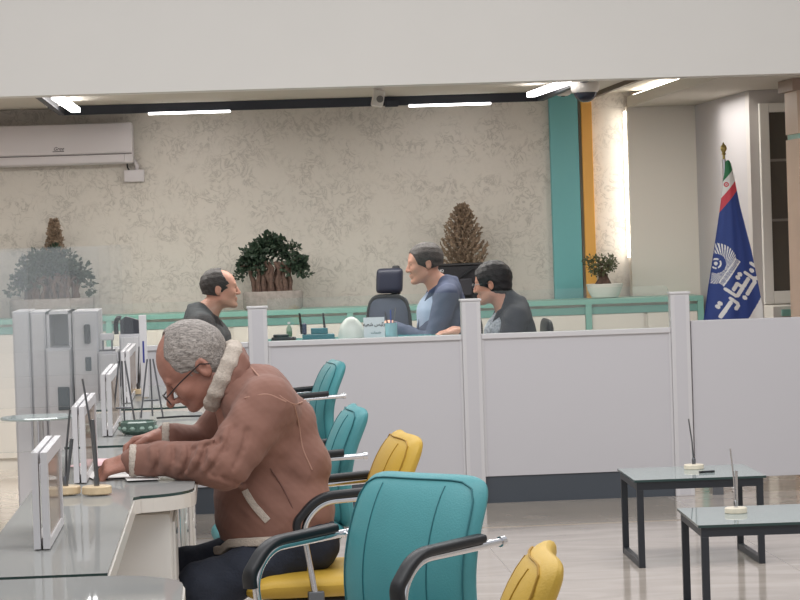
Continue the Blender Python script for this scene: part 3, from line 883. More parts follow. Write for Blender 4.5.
# small round glass table on the teller side
p = at(66, 415, 12.2)
r = empty('round_glass_table', (p.x-.12, 12.2, 0), 0, 'small round glass topped table behind the white framed dividers at the left', 'table')
zt_ = p.z
mm_ = MB(); mm_.lathe([(.16, zt_-.012), (.165, zt_-.006), (.16, zt_)], n=36); mm_.build('glass_top', [TGLASS], r, smooth=True)
MB().tube([(0, 0, .01), (0, 0, zt_-.012)], .022, n=12).build('stem', CHROME, r, smooth=True)
MB().lathe([(.15, 0), (.15, .01), (.03, .02)], n=28).build('foot', CHROME, r, smooth=True)
# white upright frames with tall panes standing on them
segs = [(4.75, 6.2), (6.7, 7.28), (8.5, 9.27), (10.5, 11.4), (12.6, 13.6)]
lab = ['white framed screen divider cut off at the bottom left', 'nearest whole white framed screen divider, at the far left of the desk row', 'white framed screen divider beside the man\'s left hand', 'white framed screen divider behind the pen stands, third along the row', 'farthest white framed screen divider near the partition']
BRONZE = glass_mat('divider_glass', (205, 190, 176), .08, .5, (186, 168, 156))
for (a, b), lb in zip(segs, lab):
    if a < 6: continue
    r = empty('screen_divider', (SX0, a, DZ), 0, lb, 'divider', 'white framed dividers under the glass screens')
    z0 = 0 if a > 8 else 0; base = 0 if a > 8 else 0
    zt = 1.0-(DZ); zlow = 0
    L = b-a
    for x in (-.019, .003):
        m = MB(); m.box(x, x+.016, 0, .04, zlow, zt); m.box(x, x+.016, L-.04, L, zlow, zt); m.box(x, x+.016, .04, L-.04, zt-.03, zt)
        m.box(x, x+.016, .04, L-.04, zlow, zlow+.02)
        m.build('frame', WHITE, r)
    MB().box(.010, .014, .04, L-.04, zlow+.02, zt-.03).build('pane', BRONZE, r)
def glass_screen(y0, y1, z0, z1, label):
    m = MB(); m.box(-.005, .005, y0, y1, z0, z1); m.m = [1, 1, 1, 1, 0, 0]
    o = m.build('glass_screen', [GLASS2, GEDGE]); o.location = (SX0-.012, 0, 0)
    return tag(o, label, 'glass screen', 'tall glass screens along the desks')
def cross_screen(y, x0, label, z0=1.0):
    m = MB(); m.box(x0, SX0-.012, -.005, .005, z0, 1.478); m.m = [1, 1, 0, 0, 1, 1]
    o = m.build('cross_screen', [GLASS2, GEDGE]); o.location = (0, y, 0)
    return tag(o, label, 'glass screen', 'glass cross screens between the tellers')
for y_, px_, lb_ in ((6.72, 28.5, 'glass cross screen at the far left edge, nearest the viewer'), (8.52, 70.5, 'second glass cross screen, its dark edge standing left of the pen stand'),
                   (10.52, 97.5, 'third glass cross screen from the viewer, thin dark edge'), (11.5, 116.5, 'fourth glass cross screen with the darkest green edge'),
                   (12.85, 131.5, 'fifth glass cross screen, thin edge above the telephone'), (14.2, 142, 'farthest glass cross screen, nearest the partition')):
    cross_screen(y_, -.455-.30*y_/3.0, lb_, 1.002 if y_ not in (11.5, 14.2) else .772)
# tall white cabinets at the far end of the teller row
def tall_cab(x0p, x1p, ytop, Y, dep, label, door=True, slot=None):
    a, b = at(x0p, ytop, Y).x, at(x1p, ytop, Y).x; z = at((x0p+x1p)/2, ytop, Y).z
    r = empty('white_cabinet', ((a+b)/2, Y, 0), 0, label, 'cabinet'); w = (b-a)/2
    MB().box(-w, w, 0, dep, 0, z, b=.004).build('body', WHITE2, r)
    if door: MB().box(-w+.008, w-.008, -.016, -.001, .06, z-.012, b=.003).build('door', WHITE, r)
    return r, w, z
tall_cab(12, 29, 311.5, 14.5, .5, 'tall narrow white cabinet at the far left, left one of a pair')
tall_cab(29.5, 45, 311.8, 14.52, .5, 'tall narrow white cabinet at the far left, right one of a pair')
r, w, z = tall_cab(46, 71, 348, 14.45, .5, 'low white cabinet with an open niche above it')
m = MB(); zt = at(58, 311.5, 14.5).z
m.box(-w, -w+.015, .1, .5, z, zt); m.box(w-.015, w, .1, .5, z, zt); m.box(-w, w, .1, .5, zt-.015, zt); m.box(-w+.015, w-.015, .48, .5, z, zt-.015)
m.build('niche', WHITE, r)
MB().box(-.01, .05, -.025, -.017, z-.32, z-.2, b=.004).build('screen', mat('dark_screen', (66, 76, 82), .2), r)
r, w, z = tall_cab(72, 97.5, 311.3, 14.4, .55, 'tall white cabinet with a black intercom handset on its door')
zz = at(86, 334, 14.38).z; xx_ = at(86.5, 334, 14.38).x-at(84.75, 334, 14.4).x
hs = MB().box(xx_-.016, xx_+.016, -.05, -.017, zz-.05, zz+.05, b=.008).build('handset', BLACKP, r)
zz = at(87, 364, 14.38).z; MB().box(xx_-.015, xx_+.015, -.026, -.017, zz-.035, zz+.035, b=.003).build('screen', mat('dark_screen', (66, 76, 82), .2), r)
r, w, z = tall_cab(98.5, 118, 352, 14.3, .5, 'lower white cabinet with a paper cup holder on top')
lowc = (r.location.x, z)
r2 = empty('cup_dispenser', (lowc[0]-.01, 14.45, z), 0, 'small white machine with dark legs standing on the lower white cabinet', 'machine')
MB().box(-.035, .035, -.03, .03, .055, .09, b=.006).build('head', WHITE, r2)
for x in (-.025, .02): MB().box(x, x+.008, -.02, .02, .008, .055).build('leg', STEEL, r2)
MB().box(-.04, .04, -.035, .035, 0, .008).build('base', STEEL, r2)
r, w, z = tall_cab(119, 140, 334.5, 14.35, .4, 'white cabinet carrying a dark desk telephone')
r2 = empty('telephone', (r.location.x+.01, 14.5, z), 0, 'dark grey desk telephone on the white cabinet left of the old man', 'telephone')
MB().prism([(-.06, 0), (.06, 0), (.06, .06), (-.03, .09), (-.06, .07)], -.05, .05, M=Matrix.Rotation(PI/2, 4, 'X')).build('body', mat('phone_grey', (62, 64, 72), .5), r2)
MB().tube(bez((-.055, -.03, .08), (-.09, -.03, .10), (-.08, -.03, .0)), .012, n=8).build('handset', BLACKP, r2, smooth=True)
p = at(144.8, 385, 13.0)
r = empty('white_post', (p.x, 13.0, 0), 0, 'slim white square post just left of the old man\'s forehead', 'post')
zt = at(144.8, 315, 13.0).z
MB().box(-.017, .017, -.017, .017, DZ, zt, b=.002).build('post_body', WHITE, r)
MB().box(-.004, .004, -.0185, -.017, zt-.22, zt-.12).build('blue_mark', mat('blue_mark', (50, 60, 140), .5), r)

# things on the desks
def on_desk(px, py, z=DZ): return atz(px, py, z)
for (px, py, H, ln, lb) in ((97, 494, .31, -.03, 'tall pen stand with a beige disc base beside the man\'s hand'), (66, 494, .22, .02, 'pen stand with a beige base at the lower left, behind the white frame'),
                        (138.5, 394, .2, .01, 'far pen stand with a beige disc base below the white post')):
    p = on_desk(px, py)
    pen_stand((p.x, p.y, DZ), H, ln, lb, 'pen stands on the service desks', rad=.043, h=.024, steel=STEEL)
def easel(px, py, H, lb):
    p = on_desk(px, py)
    r = empty('leaflet_stand', (p.x, p.y, DZ), 0, lb, 'stand', 'thin metal leaflet stands')
    m = MB()
    for s in (-1, 1): m.tube([(s*.045, 0, .003), (s*.012, .02, H)], .0035, n=6)
    m.tube([(0, .09, .003), (0, .02, H)], .0035, n=6); m.tube([(-.03, .008, H*.3), (.03, .008, H*.3)], .0035, n=6)
    m.build('wire_frame', STEEL, r, smooth=True)
    return r
easel(152, 418, .24, 'thin metal easel stand between the glass dish and the man\'s face')
easel(124, 428, .26, 'thin metal easel stand behind the pen stand, left of the glass dish')
p = on_desk(138, 434)
r = empty('glass_dish', (p.x, p.y, DZ), 0, 'small dark green cut glass dish on the desk beyond the man\'s hands', 'dish')
m = MB(); n = 16; m.lathe([(.05, 0), (.068, .012), (.072, .045), (.064, .05), (.055, .02)], n=12); m.build('dish', mat('green_cut_glass', (84, 108, 98), .12, spec=.9), r)
m = MB()
for k in range(12):
    a = 2*PI*(k+.5)/12; m.lathe([(.008, 0), (.012, .006), (.006, .014)], n=6, c=(.066*math.cos(a), .066*math.sin(a), .018))
m.build('facets', mat('pale_cut_glass', (150, 172, 160), .15), r)
PAPER = mat('paper_white', (232, 230, 228), .7); PINK = mat('paper_pink', (236, 196, 200), .7)
def sheet(px, py, w, d, rz, m, lb, dz=.0):
    p = on_desk(px, py); mb = MB()
    mb.box(-w/2, w/2, -d/2, d/2, 0, .001)
    o = single('paper_slip', mb, m, (p.x, p.y, DZ+dz), lb, 'paper'); o.rotation_euler = (0, 0, rz); return o
sheet(118, 474, .20, .28, .2, PAPER, 'white paper slip under the old man\'s hand')
sheet(98, 463, .11, .3, -.3, PINK, 'pink paper slip left of the old man\'s hand', .0012)
o = sheet(142, 479, .10, .14, .1, PAPER, 'small white slip under the old man\'s sleeve cuff', .0024)
# cable on the far desk
single('cable', MB().tube([(0, 0, .004), (.1, .05, .004), (.25, .02, .004), (.38, .1, .004)], .004, n=6), BLACKP, (on_desk(157, 419).x, on_desk(157, 419).y, DZ), 'thin black cable lying across the desk beyond the man', 'cable')
# teller monitors and chair seen through the glass
def monitor(px, Y, z, rz, lb):
    x = at(px, 400, Y).x
    r = empty('monitor', (x, Y, .735), rz, lb, 'monitor', 'teller monitors')
    MB().box(-.08, .08, -.09, .09, 0, .012, b=.003).build('stand_base', STEEL, r)
    MB().box(-.015, .015, .0, .02, .01, .13).build('stand_neck', STEEL, r)
    MB().box(-.25, .25, -.02, .0, .10, .42, b=.006).build('casing', mat('monitor_back', (196, 198, 202), .4), r)
    return r
# ------------------------------------------------------------------ manager's desk behind the partition
MZ = .885
xd0, xd1 = at(262, 333, 16.2).x, at(520, 333, 16.2).x
r = empty('manager_desk', ((xd0+xd1)/2, 16.2, 0), 0, 'manager\'s desk behind the low partition, carrying the name plate', 'desk')
w = (xd1-xd0)/2
MB().box(-w, w*.55, -.35, .4, MZ-.03, MZ, b=.004).build('desk_top', mat('teal_glass_top', (60, 150, 150), .15), r)
MB().box(-w, -w+.03, -.33, .12, 0, MZ-.03).build('side_panel', CREAM, r); MB().box(w*.55-.05, w*.55-.01, -.33, -.27, 0, MZ-.03).build('leg', CREAM, r)
MB().box(-w+.03, w*.55-.06, -.32, -.30, .1, MZ-.03).build('front_panel', CREAM, r)
YD = 16.0
def dx(px): return at(px, 325, YD).x
def dzp(px, py): return at(px, py, YD).z-MZ
# teal organiser
r = empty('desk_organizer', (dx(318), YD, MZ), 0, 'teal desk organiser with two upright black pens', 'organiser')
TO = mat('teal_organiser', (18, 112, 124), .35); u = (dx(334)-dx(302))/2
MB().box(-u, u, -.05, .05, 0, dzp(318, 334), b=.004).build('tray', TO, r)
MB().box(-u*.45, u*.6, -.02, .04, dzp(318, 334), dzp(318, 328), b=.004).build('holder', TO, r)
MB().box(-u, -u*.72, -.04, .04, dzp(318, 334), dzp(305, 323), b=.01).build('tape_holder', mat('navy_plastic', (36, 52, 84), .4), r)
for px in (300.5, 324):
    MB().tube([(dx(px+1)-dx(318), -.01, dzp(px, 334)), (dx(px)-dx(318)-.004, -.01, dzp(px, 313))], [.0075, .006], n=8).build('pen', BLACKP, r, smooth=True)
r = empty('bottle', (dx(289), YD, MZ), 0, 'small clear bottle with green label beside the post', 'bottle')
h = dzp(289, 324)
MB().lathe([(.014, 0), (.016, .004), (.016, h*.75), (.007, h*.92), (.007, h)], n=14).build('body', mat('bottle_grey', (150, 170, 150), .15), r, smooth=True)
MB().lathe([(.0085, h), (.0085, h+.012)], n=10).build('cap', WHITE, r)
MB().lathe([(.0165, h*.3), (.0165, h*.6)], n=14).build('bottle_label', mat('label_green', (96, 130, 100), .5), r)
single('stapler', MB().box(-.07, .07, -.02, .02, 0, .035, b=.008).box(-.06, .03, -.018, .018, .035, .05, b=.006), BLACKP, (dx(283), YD-.08, MZ), 'black stapler on the desk between post and organiser', 'stapler')
# tissue dome
r = empty('tissue_dome', (dx(351), YD-.03, MZ), 0, 'white translucent dome beside the name plate', 'dome')
hd = dzp(351, 316.5); rd = (dx(364)-dx(337))/2
MB().lathe([(rd*1.0, 0), (rd, .01)]+[(rd*math.cos(t), .01+(hd-.01)*math.sin(t)) for t in [PI/2*k/8 for k in range(1, 8)]]+[(.002, hd)], n=28).build('shell', mat('dome_white', (222, 228, 222), .3), r, smooth=True)
MB().box(-rd*1.15, rd*1.15, -.05, .05, -.0, .008).build('base', mat('pale_teal_plastic', (150, 206, 206), .3), r)
# name plate with Persian text
r = empty('name_plate', (dx(373.5), YD-.06, MZ), 0, 'white desk name plate with black Persian lettering', 'sign')
hw = (dx(384)-dx(363))/2; ht = dzp(373, 317)
MB().box(-hw, hw, -.003, .003, 0, ht).build('plate', mat('plate_white', (222, 230, 236), .3), r)
MB().box(-hw-.004, hw+.004, -.025, .03, 0, .008, b=.002).build('foot', mat('pale_teal_plastic', (150, 206, 206), .3), r)
def pres(s): return s
# presentation forms laid out left to right:  رئيس شعبه
t1_ = ''.join(reversed('\uFEAD\uFE8B\uFEF4\uFEB2 \uFEB7\uFECC\uFE92\uFEEA'))
t2_ = ''.join(reversed('\uFEA7\uFEAA\uFEE3\uFE8E\uFE95'))
import glob, os
fnt = None
try:
    cand = glob.glob(os.path.join(bpy.utils.resource_path('LOCAL'), 'datafiles', 'fonts', 'NotoSansArabic*'))
except Exception: cand = []
text_obj('lettering', t1_, .027, INK, r, (0, -.004, ht*.68), extrude=.0004, bold=.0007)
text_obj('lettering', t2_, .020, mat('teal_ink', (40, 110, 120), .5), r, (.01, -.004, ht*.32), extrude=.0004, bold=.0005)
r = empty('glass_cup', (dx(391), YD, MZ), 0, 'small pale blue cup holding pens right of the name plate', 'cup')
MB().lathe([(.03, 0), (.034, .004), (.036, .09), (.033, .09), (.03, .01)], n=18).build('cup', mat('pale_blue_plastic', (150, 190, 200), .25), r, smooth=True)
for k, a in enumerate((-.02, .0, .018)): MB().tube([(a*.3, 0, .01), (a*1.6, 0, .155+.01*k)], .004, n=6).build('pen', [INK, mat('blue_pen', (40, 70, 150), .4), STEEL][k], r)

# office chair of the manager (dark mesh with headrest)
def task_chair(px, ptop, Y, rz, label, headrest=True):
    p = at(px, ptop, Y); zt = p.z
    r = empty('task_chair', (p.x, Y, 0), rz, label, 'chair')
    NAVY = mat('navy_mesh', (58, 66, 84), .7, bump=.3, bscale=300); NAV2 = mat('navy_leather', (38, 42, 58), .45)
    zb = zt-.20
    def f(u, v, s): return (-.02+.0*v+ s*0+u, .02+.10*(1 if True else 0)*(u/.13)**2*.4+s, (zb+.52)/2+v)
    m = cushion(.27, zb-.52, .05, .06, f); m.build('backrest', NAVY, r, smooth=True)
    fr = []
    for k in range(41):
        a = 2*PI*k/40; ca, sa = math.cos(a), math.sin(a); q = 1/((abs(ca)**4+abs(sa)**4)**.25)
        fr.append(f(ca*q*.137, sa*q*(zb-.52)/2*1.02, -.01))
    MB().tube(fr, .012, n=8).build('back_frame', BLACKP, r, smooth=True)
    if headrest:
        hr = cushion(.17, .16, .075, .05, lambda u, v, s: (u+.005*v/.08, .0+.25*u*u+s, zt-.10+v)); hr.build('headrest', NAV2, r, smooth=True)
        MB().box(.01, .06, .045, .075, zt-.19, zt-.005, b=.012).build('headrest_shell', BLACKP, r, smooth=True)
        MB().box(.0, .045, .03, .06, zt-.30, zt-.12, b=.008).build('headrest_stem', BLACKP, r)
    cushion(.46, .46, .09, .06, lambda u, v, s: (u, -.2+v, .50+s)).build('seat', NAV2, r, smooth=True)
    for s in (-1, 1):
        a = MB().tube(round_path([(s*.22, -.1, .47), (s*.27, -.1, .5), (s*.27, -.1, .70)], .03), .012, n=8).build('armrest', BLACKP, r, smooth=True)
        MB().box(s*.27-.035, s*.27+.035, -.24, .03, .70, .73, b=.012).build('arm_pad', BLACKP, a, smooth=True)
    MB().tube([(0, -.2, .07), (0, -.2, .46)], [.03, .024], n=12).build('gas_lift', BLACKP, r, smooth=True)
    b = MB()
    for k in range(5):
        a = k*2*PI/5; b.tube([(0, -.2, .09), (.28*math.cos(a), -.2+.28*math.sin(a), .055)], [.024, .014], n=8)
        b.tube([(.28*math.cos(a), -.2+.28*math.sin(a)-.02, .027), (.28*math.cos(a), -.2+.28*math.sin(a)+.02, .027)], .027, n=10)
    b.build('star_base', BLACKP, r, smooth=True)
    return r
task_chair(389, 265, 17.7, R(-12), 'dark navy high backed task chair with headrest, empty, left of the suited man')

# ------------------------------------------------------------------ people: smooth signed-distance bodies turned into one mesh each
class Field:
    def __init__(s, lo, hi, h):
        s.lo = np.array(lo, float); s.h = h
        s.n = np.ceil((np.array(hi)-s.lo)/h).astype(int)+1
        s.d = np.full(s.n, .06, np.float32)
    def sub(s, lo, hi):
        a = np.maximum(np.floor((np.array(lo)-s.lo)/s.h).astype(int), 0); b = np.minimum(np.ceil((np.array(hi)-s.lo)/s.h).astype(int)+1, s.n)
        if np.any(b <= a): return None, None
        ax = [(s.lo[i]+s.h*np.arange(a[i], b[i])).astype(np.float32) for i in range(3)]
        return (slice(a[0], b[0]), slice(a[1], b[1]), slice(a[2], b[2])), (ax[0][:, None, None], ax[1][None, :, None], ax[2][None, None, :])
    def put(s, sl, v, k, op):
        a = s.d[sl]
        if op == 'add':
            if k > 0:
                h = np.clip(.5+.5*(v-a)/k, 0, 1); s.d[sl] = v*(1-h)+a*h-k*h*(1-h)
            else: s.d[sl] = np.minimum(a, v)
        else:
            v = -v
            h = np.clip(.5-.5*(v-a)/max(k, 1e-4), 0, 1); s.d[sl] = v*(1-h)+a*h+k*h*(1-h)
    def cone(s, a, b, r1, r2=None, k=.02, op='add'):
        r2 = r1 if r2 is None else r2
        a = np.array(a, float); b = np.array(b, float); m = max(r1, r2)+k+.03
        sl, P = s.sub(np.minimum(a, b)-m, np.maximum(a, b)+m)
        if sl is None: return
        d = b-a; L = max(d @ d, 1e-9)
        t = np.clip(((P[0]-a[0])*d[0]+(P[1]-a[1])*d[1]+(P[2]-a[2])*d[2])/L, 0, 1)
        v = np.sqrt((P[0]-a[0]-t*d[0])**2+(P[1]-a[1]-t*d[1])**2+(P[2]-a[2]-t*d[2])**2)-(r1+t*(r2-r1))
        s.put(sl, v.astype(np.float32), k, op)
    def ell(s, c, r, k=.02, op='add', M=None):
        c = np.array(c, float); r = np.array(r, float); m = r.max()+k+.03
        sl, P = s.sub(c-m, c+m)
        if sl is None: return
        q = [P[0]-c[0], P[1]-c[1], P[2]-c[2]]
        if M is not None: q = [q[0]*M[0][i]+q[1]*M[1][i]+q[2]*M[2][i] for i in range(3)]
        k0 = np.sqrt((q[0]/r[0])**2+(q[1]/r[1])**2+(q[2]/r[2])**2)
        k1 = np.sqrt((q[0]/r[0]**2)**2+(q[1]/r[1]**2)**2+(q[2]/r[2]**2)**2)+1e-6
        s.put(sl, (k0*(k0-1)/k1).astype(np.float32), k, op)
    def plane(s, p, n, k=.004):
        """cut away everything on the +n side of p"""
        n = np.array(n, float); n /= np.linalg.norm(n)
        sl, P = s.sub(s.lo, s.lo+s.h*s.n)
        v = (P[0]-p[0])*n[0]+(P[1]-p[1])*n[1]+(P[2]-p[2])*n[2]
        s.d[sl] = np.maximum(s.d[sl], v)
    def noise(s, amp, f, seed=0, stretch=(1, 1, 1)):
        sl, P = s.sub(s.lo, s.lo+s.h*s.n); rs = np.random.RandomState(seed); t = 0
        for i in range(6):
            w = rs.uniform(-1, 1, 3)*f*(1+.6*i)*np.array(stretch); t = t+np.sin(P[0]*w[0]+P[1]*w[1]+P[2]*w[2]+rs.uniform(0, 6))/(1+.5*i)
        s.d += (amp*t*(np.abs(s.d) < .04)).astype(np.float32)
    def mesh(s, name, m, parent=None, smooth=True):
        d = s.d; n = np.array(d.shape); ins = d < 0
        c = sum(ins[i:n[0]-1+i, j:n[1]-1+j, k:n[2]-1+k].astype(np.int8) for i in (0, 1) for j in (0, 1) for k in (0, 1))
        act = np.argwhere((c > 0) & (c < 8))
        idx = np.full(c.shape, -1, np.int64); idx[act[:, 0], act[:, 1], act[:, 2]] = np.arange(len(act))
        acc = np.zeros((len(act), 3)); cnt = np.zeros(len(act))
        for ax in range(3):
            o = [a for a in range(3) if a != ax]
            for u in (0, 1):
                for w in (0, 1):
                    p = act.copy(); p[:, o[0]] += u; p[:, o[1]] += w; q = p.copy(); q[:, ax] += 1
                    da = d[p[:, 0], p[:, 1], p[:, 2]].astype(float); db = d[q[:, 0], q[:, 1], q[:, 2]].astype(float)
                    x = (da < 0) != (db < 0); t = np.where(x, da/np.where(da == db, 1, da-db), 0)
                    pos = p.astype(float); pos[:, ax] += t
                    acc += pos*x[:, None]; cnt += x
        V = acc/np.maximum(cnt, 1)[:, None]*s.h+s.lo
        F = []
        for ax in range(3):
            o = [a for a in range(3) if a != ax]
            sa = [slice(1, -1)]*3; sa[ax] = slice(0, -1); sb = list(sa); sb[ax] = slice(1, None)
            A = ins[tuple(sa)]; B = ins[tuple(sb)]
            e = np.argwhere(A != B); 
            if len(e) == 0: continue
            fl = A[e[:, 0], e[:, 1], e[:, 2]]
            e = e.copy(); e[:, o[0]] += 1; e[:, o[1]] += 1
            def g(u, w):
                p = e.copy(); p[:, o[0]] -= u; p[:, o[1]] -= w; return idx[p[:, 0], p[:, 1], p[:, 2]]
            q = np.stack([g(0, 0), g(1, 0), g(1, 1), g(0, 1)], 1)
            if ax == 1: fl = ~fl
            q[~fl] = q[~fl][:, ::-1]
            F.append(q[(q >= 0).all(1)])
        F = np.concatenate(F) if F else np.zeros((0, 4), int)
        me = bpy.data.meshes.new(name); me.from_pydata(V.tolist(), [], F.tolist())
        for mm in (m if isinstance(m, list) else [m]): me.materials.append(mm)
        me.polygons.foreach_set('use_smooth', [True]*len(me.polygons)); me.update()
        return link_obj(name, me, parent)

def head_frame(pos, yaw=0.0, pitch=0.0, roll=0.0, scale=1.0):
    """head local: faces -x, +z up. yaw about z, pitch>0 bows the face down"""
    Rm = Matrix.Rotation(yaw, 3, 'Z') @ Matrix.Rotation(roll, 3, 'X') @ Matrix.Rotation(-pitch, 3, 'Y')
    A = np.array([[Rm[i][j] for j in range(3)] for i in range(3)])
    P = np.array(pos, float)
    def T(p): return P+A @ (np.array(p, float)*scale)
    return T, A, scale
def head_sdf(F, H, nose=1.0, jaw=1.0, neck_to=None, neck_r=.056, cheeks=1.0, zs=1.0):
    T, A, s = H
    e = lambda c, r, k=.02, op='add': F.ell(T(c), np.array(r)*s, k, op, M=A)
    c_ = lambda a, b, r1, r2=None, k=.01, op='add': F.cone(T(a), T(b), r1*s, (r1 if r2 is None else r2)*s, k, op)
    e((.012, 0, .038), (.094, .074, .082))
    e((-.032, 0, .03), (.062, .066, .062), .03)
    e((-.034, 0, -.045*zs), (.054, .055*jaw, .068*zs), .03)
    if zs < 1: e((.006, 0, .050), (.090, .073, .084), .02)
    c_((0, -.052*jaw, -.055*zs), (-.058, -.022, -.098*zs), .016, .016, .022); c_((0, .052*jaw, -.055*zs), (-.058, .022, -.098*zs), .016, .016, .022)
    e((-.072, 0, -.103*zs), (.02, .022, .017), .018)
    for y in (-.034, .034): e((-.066, y*cheeks, -.025), (.024, .022, .024), .02)
    c_((-.086, -.032, .018), (-.086, .032, .018), .011, None, .014)
    for y in (-.031, .031): e((-.099, y, .002), (.014, .017, .012), .012, 'sub')
    for y in (-.031, .031): e((-.079, y, .001), (.013, .014, .012), .004)
    c_((-.093, 0, .008), (-.114*nose, 0, -.034), .008, .0125, .010)
    for y in (-.012, .012): e((-.1, y, -.038), (.012, .008, .008), .006)
    c_((-.09, -.019, -.064*zs), (-.09, .019, -.064*zs), .0065, None, .006); c_((-.087, -.016, -.076*zs), (-.087, .016, -.076*zs), .0068, None, .006)
    F.cone(T((-.101, -.022, -.070*zs)), T((-.101, .022, -.070*zs)), .003*s, .003*s, .003, 'sub')
    for y in (-1, 1):
        e((.012, y*.076, -.004), (.019, .009, .031), .006); e((.010, y*.085, .0), (.010, .006, .017), .004, 'sub')
        c_((.018, y*.082, .02), (.026, y*.082, -.01), .005, .004, .004)
    if neck_to is not None:
        F.cone(T((.022, 0, -.055)), neck_to, neck_r*s, neck_r*1.08*s, .03)
def eyes(H, parent, x=-.0885):
    T, A, s = H
    for y in (-.031, .031):
        m = MB(); c = T((x+.008, y, .001))
        prof = []
        for k in range(1, 8): prof.append((.0115*s*math.sin(PI*k/8), -.0115*s*math.cos(PI*k/8)))
        m.lathe(prof, n=12); o = m.build('eye', mat('eye_dark', (58, 46, 42), .2), parent, smooth=True); o.location = c
def hand_sdf(F, wrist, dirv, up, side, s=1.0, curl=.5, thumb=1):
    """wrist centre; dirv towards the fingers; up = back of the hand; side = direction of the thumb"""
    w = np.array(wrist, float); d = np.array(dirv, float); d /= np.linalg.norm(d); u = np.array(up, float); u -= d*(u@d); u /= np.linalg.norm(u); t = np.cross(d, u); 
    if t @ np.array(side, float) < 0: t = -t
    P = lambda a, b, c: w+(d*a+t*b+u*c)*s
    F.cone(P(-.03, 0, 0), P(.03, 0, 0), .025*s, .026*s, .02)
    for b in (-.026, -.009, .009, .026): F.cone(P(.02, b*.8, 0), P(.085, b, 0), .016*s, .0125*s, .012)
    L = {-.028: .9, -.0095: 1.02, .0095: 1.08, .028: 1.0}
    for b, l in L.items():
        k1 = P(.085, b, 0); k2 = P(.085+.038*l*math.cos(curl*.6), b*1.05, -.038*l*math.sin(curl*.6)); k3 = k2+(d*math.cos(curl*1.5)-u*math.sin(curl*1.5))*.026*l*s; k4 = k3+(d*math.cos(curl*2.2)-u*math.sin(curl*2.2))*.020*l*s
        F.cone(k1, k2, .0095*s, .0088*s, .006); F.cone(k2, k3, .0088*s, .008*s, .004); F.cone(k3, k4, .008*s, .007*s, .003)
    a = P(.02, .024, -.004); b_ = P(.05, .046, -.014); c = P(.078, .048, -.024); e = P(.1, .040, -.032)
    F.cone(a, b_, .014*s, .0115*s, .012); F.cone(b_, c, .0115*s, .0098*s, .004); F.cone(c, e, .0098*s, .008*s, .003)

def hair_sdf(F, H, front=-.055, low=-.03, thick=.012, lowback=-.06, bald=None, nz=.0012, tall=False):
    """cap of hair cut at a front hairline; head local coordinates"""
    T, A, s = H
    e = lambda c, r, k=.01, op='add': F.ell(T(c), np.array(r)*s, k, op, M=A)
    e((.014, 0, .040), (.094+thick, .074+thick, .082+thick), 0)
    e((-.02, 0, .036), (.075+thick*.5, .066+thick, .064+thick), .01)
    e((.045, 0, -.025), (.055+thick, .060+thick*.6, .05), .02)
    if tall: e((.006, 0, .052), (.090+thick, .073+thick, .084+thick), .01)
    F.noise(nz, 200, 5)
    # below the ears / neck
    F.plane(T((0, 0, lowback)), A @ np.array((.25, 0, -1)))
    # face side cut
    n1 = A @ np.array((-1.0, 0, -.15)); F.plane(T((front, 0, .06)), n1) if False else None
    e((-.112, 0, .0), (.07, .10, .078), .006, 'sub')
    e((-.065, 0, -.055), (.085, .12, .060), .006, 'sub')
    for y in (-1, 1): e((.008, y*.085, -.012), (.024, .022, .034), .004, 'sub')
    if bald:
        for c, r in bald: e(c, r, .008, 'sub')

# ---- old man at the desk
def loc(px, py, Y, base):
    p = at(px, py, Y); return np.array((p.x-base[0], p.y-base[1], p.z))
JACKET = mat('brown_suede', (138, 99, 86), .85, bump=.12, bscale=45, var=.08, vscale=7, sheen=.1)
FLEECE = mat('sherpa_fleece', (196, 184, 172), .95, bump=.5, bscale=220, var=.12, vscale=160)
NAVY = mat('dark_navy_denim', (36, 42, 56), .8, bump=.3, bscale=120, var=.12, vscale=20)
def grey_hair_mat(name, a, b, f=(60, 60, 60)):
    m = bpy.data.materials.new(name); m.use_nodes = True; nt = m.node_tree; bs = nt.nodes['Principled BSDF']
    tc = nt.nodes.new('ShaderNodeTexCoord'); mp = nt.nodes.new('ShaderNodeMapping'); mp.inputs['Scale'].default_value = f
    n = nt.nodes.new('ShaderNodeTexNoise'); n.inputs['Scale'].default_value = 3; n.inputs['Detail'].default_value = 5; n.inputs['Distortion'].default_value = 1.5
    nt.links.new(tc.outputs['Object'], mp.inputs[0]); nt.links.new(mp.outputs[0], n.inputs[0])
    cr = nt.nodes.new('ShaderNodeValToRGB'); cr.color_ramp.elements[0].position = .35; cr.color_ramp.elements[1].position = .65
    cr.color_ramp.elements[0].color = rgb(*a); cr.color_ramp.elements[1].color = rgb(*b)
    nt.links.new(n.outputs['Fac'], cr.inputs[0]); nt.links.new(cr.outputs[0], bs.inputs['Base Color']); bs.inputs['Roughness'].default_value = .6
    bp = nt.nodes.new('ShaderNodeBump'); bp.inputs['Strength'].default_value = .3; bp.inputs['Distance'].default_value = .004
    nt.links.new(n.outputs['Fac'], bp.inputs['Height']); nt.links.new(bp.outputs[0], bs.inputs['Normal'])
    return m
GREYH = grey_hair_mat('grey_hair', (104, 98, 94), (176, 167, 160), (16, 80, 60))
DARKH = grey_hair_mat('dark_hair', (28, 26, 27), (62, 56, 54), (55, 60, 55))
SALTH = grey_hair_mat('salt_pepper_hair', (40, 37, 37), (84, 78, 75), (55, 60, 55))
BLACKH = grey_hair_mat('black_hair', (16, 15, 17), (36, 34, 37), (55, 60, 55))

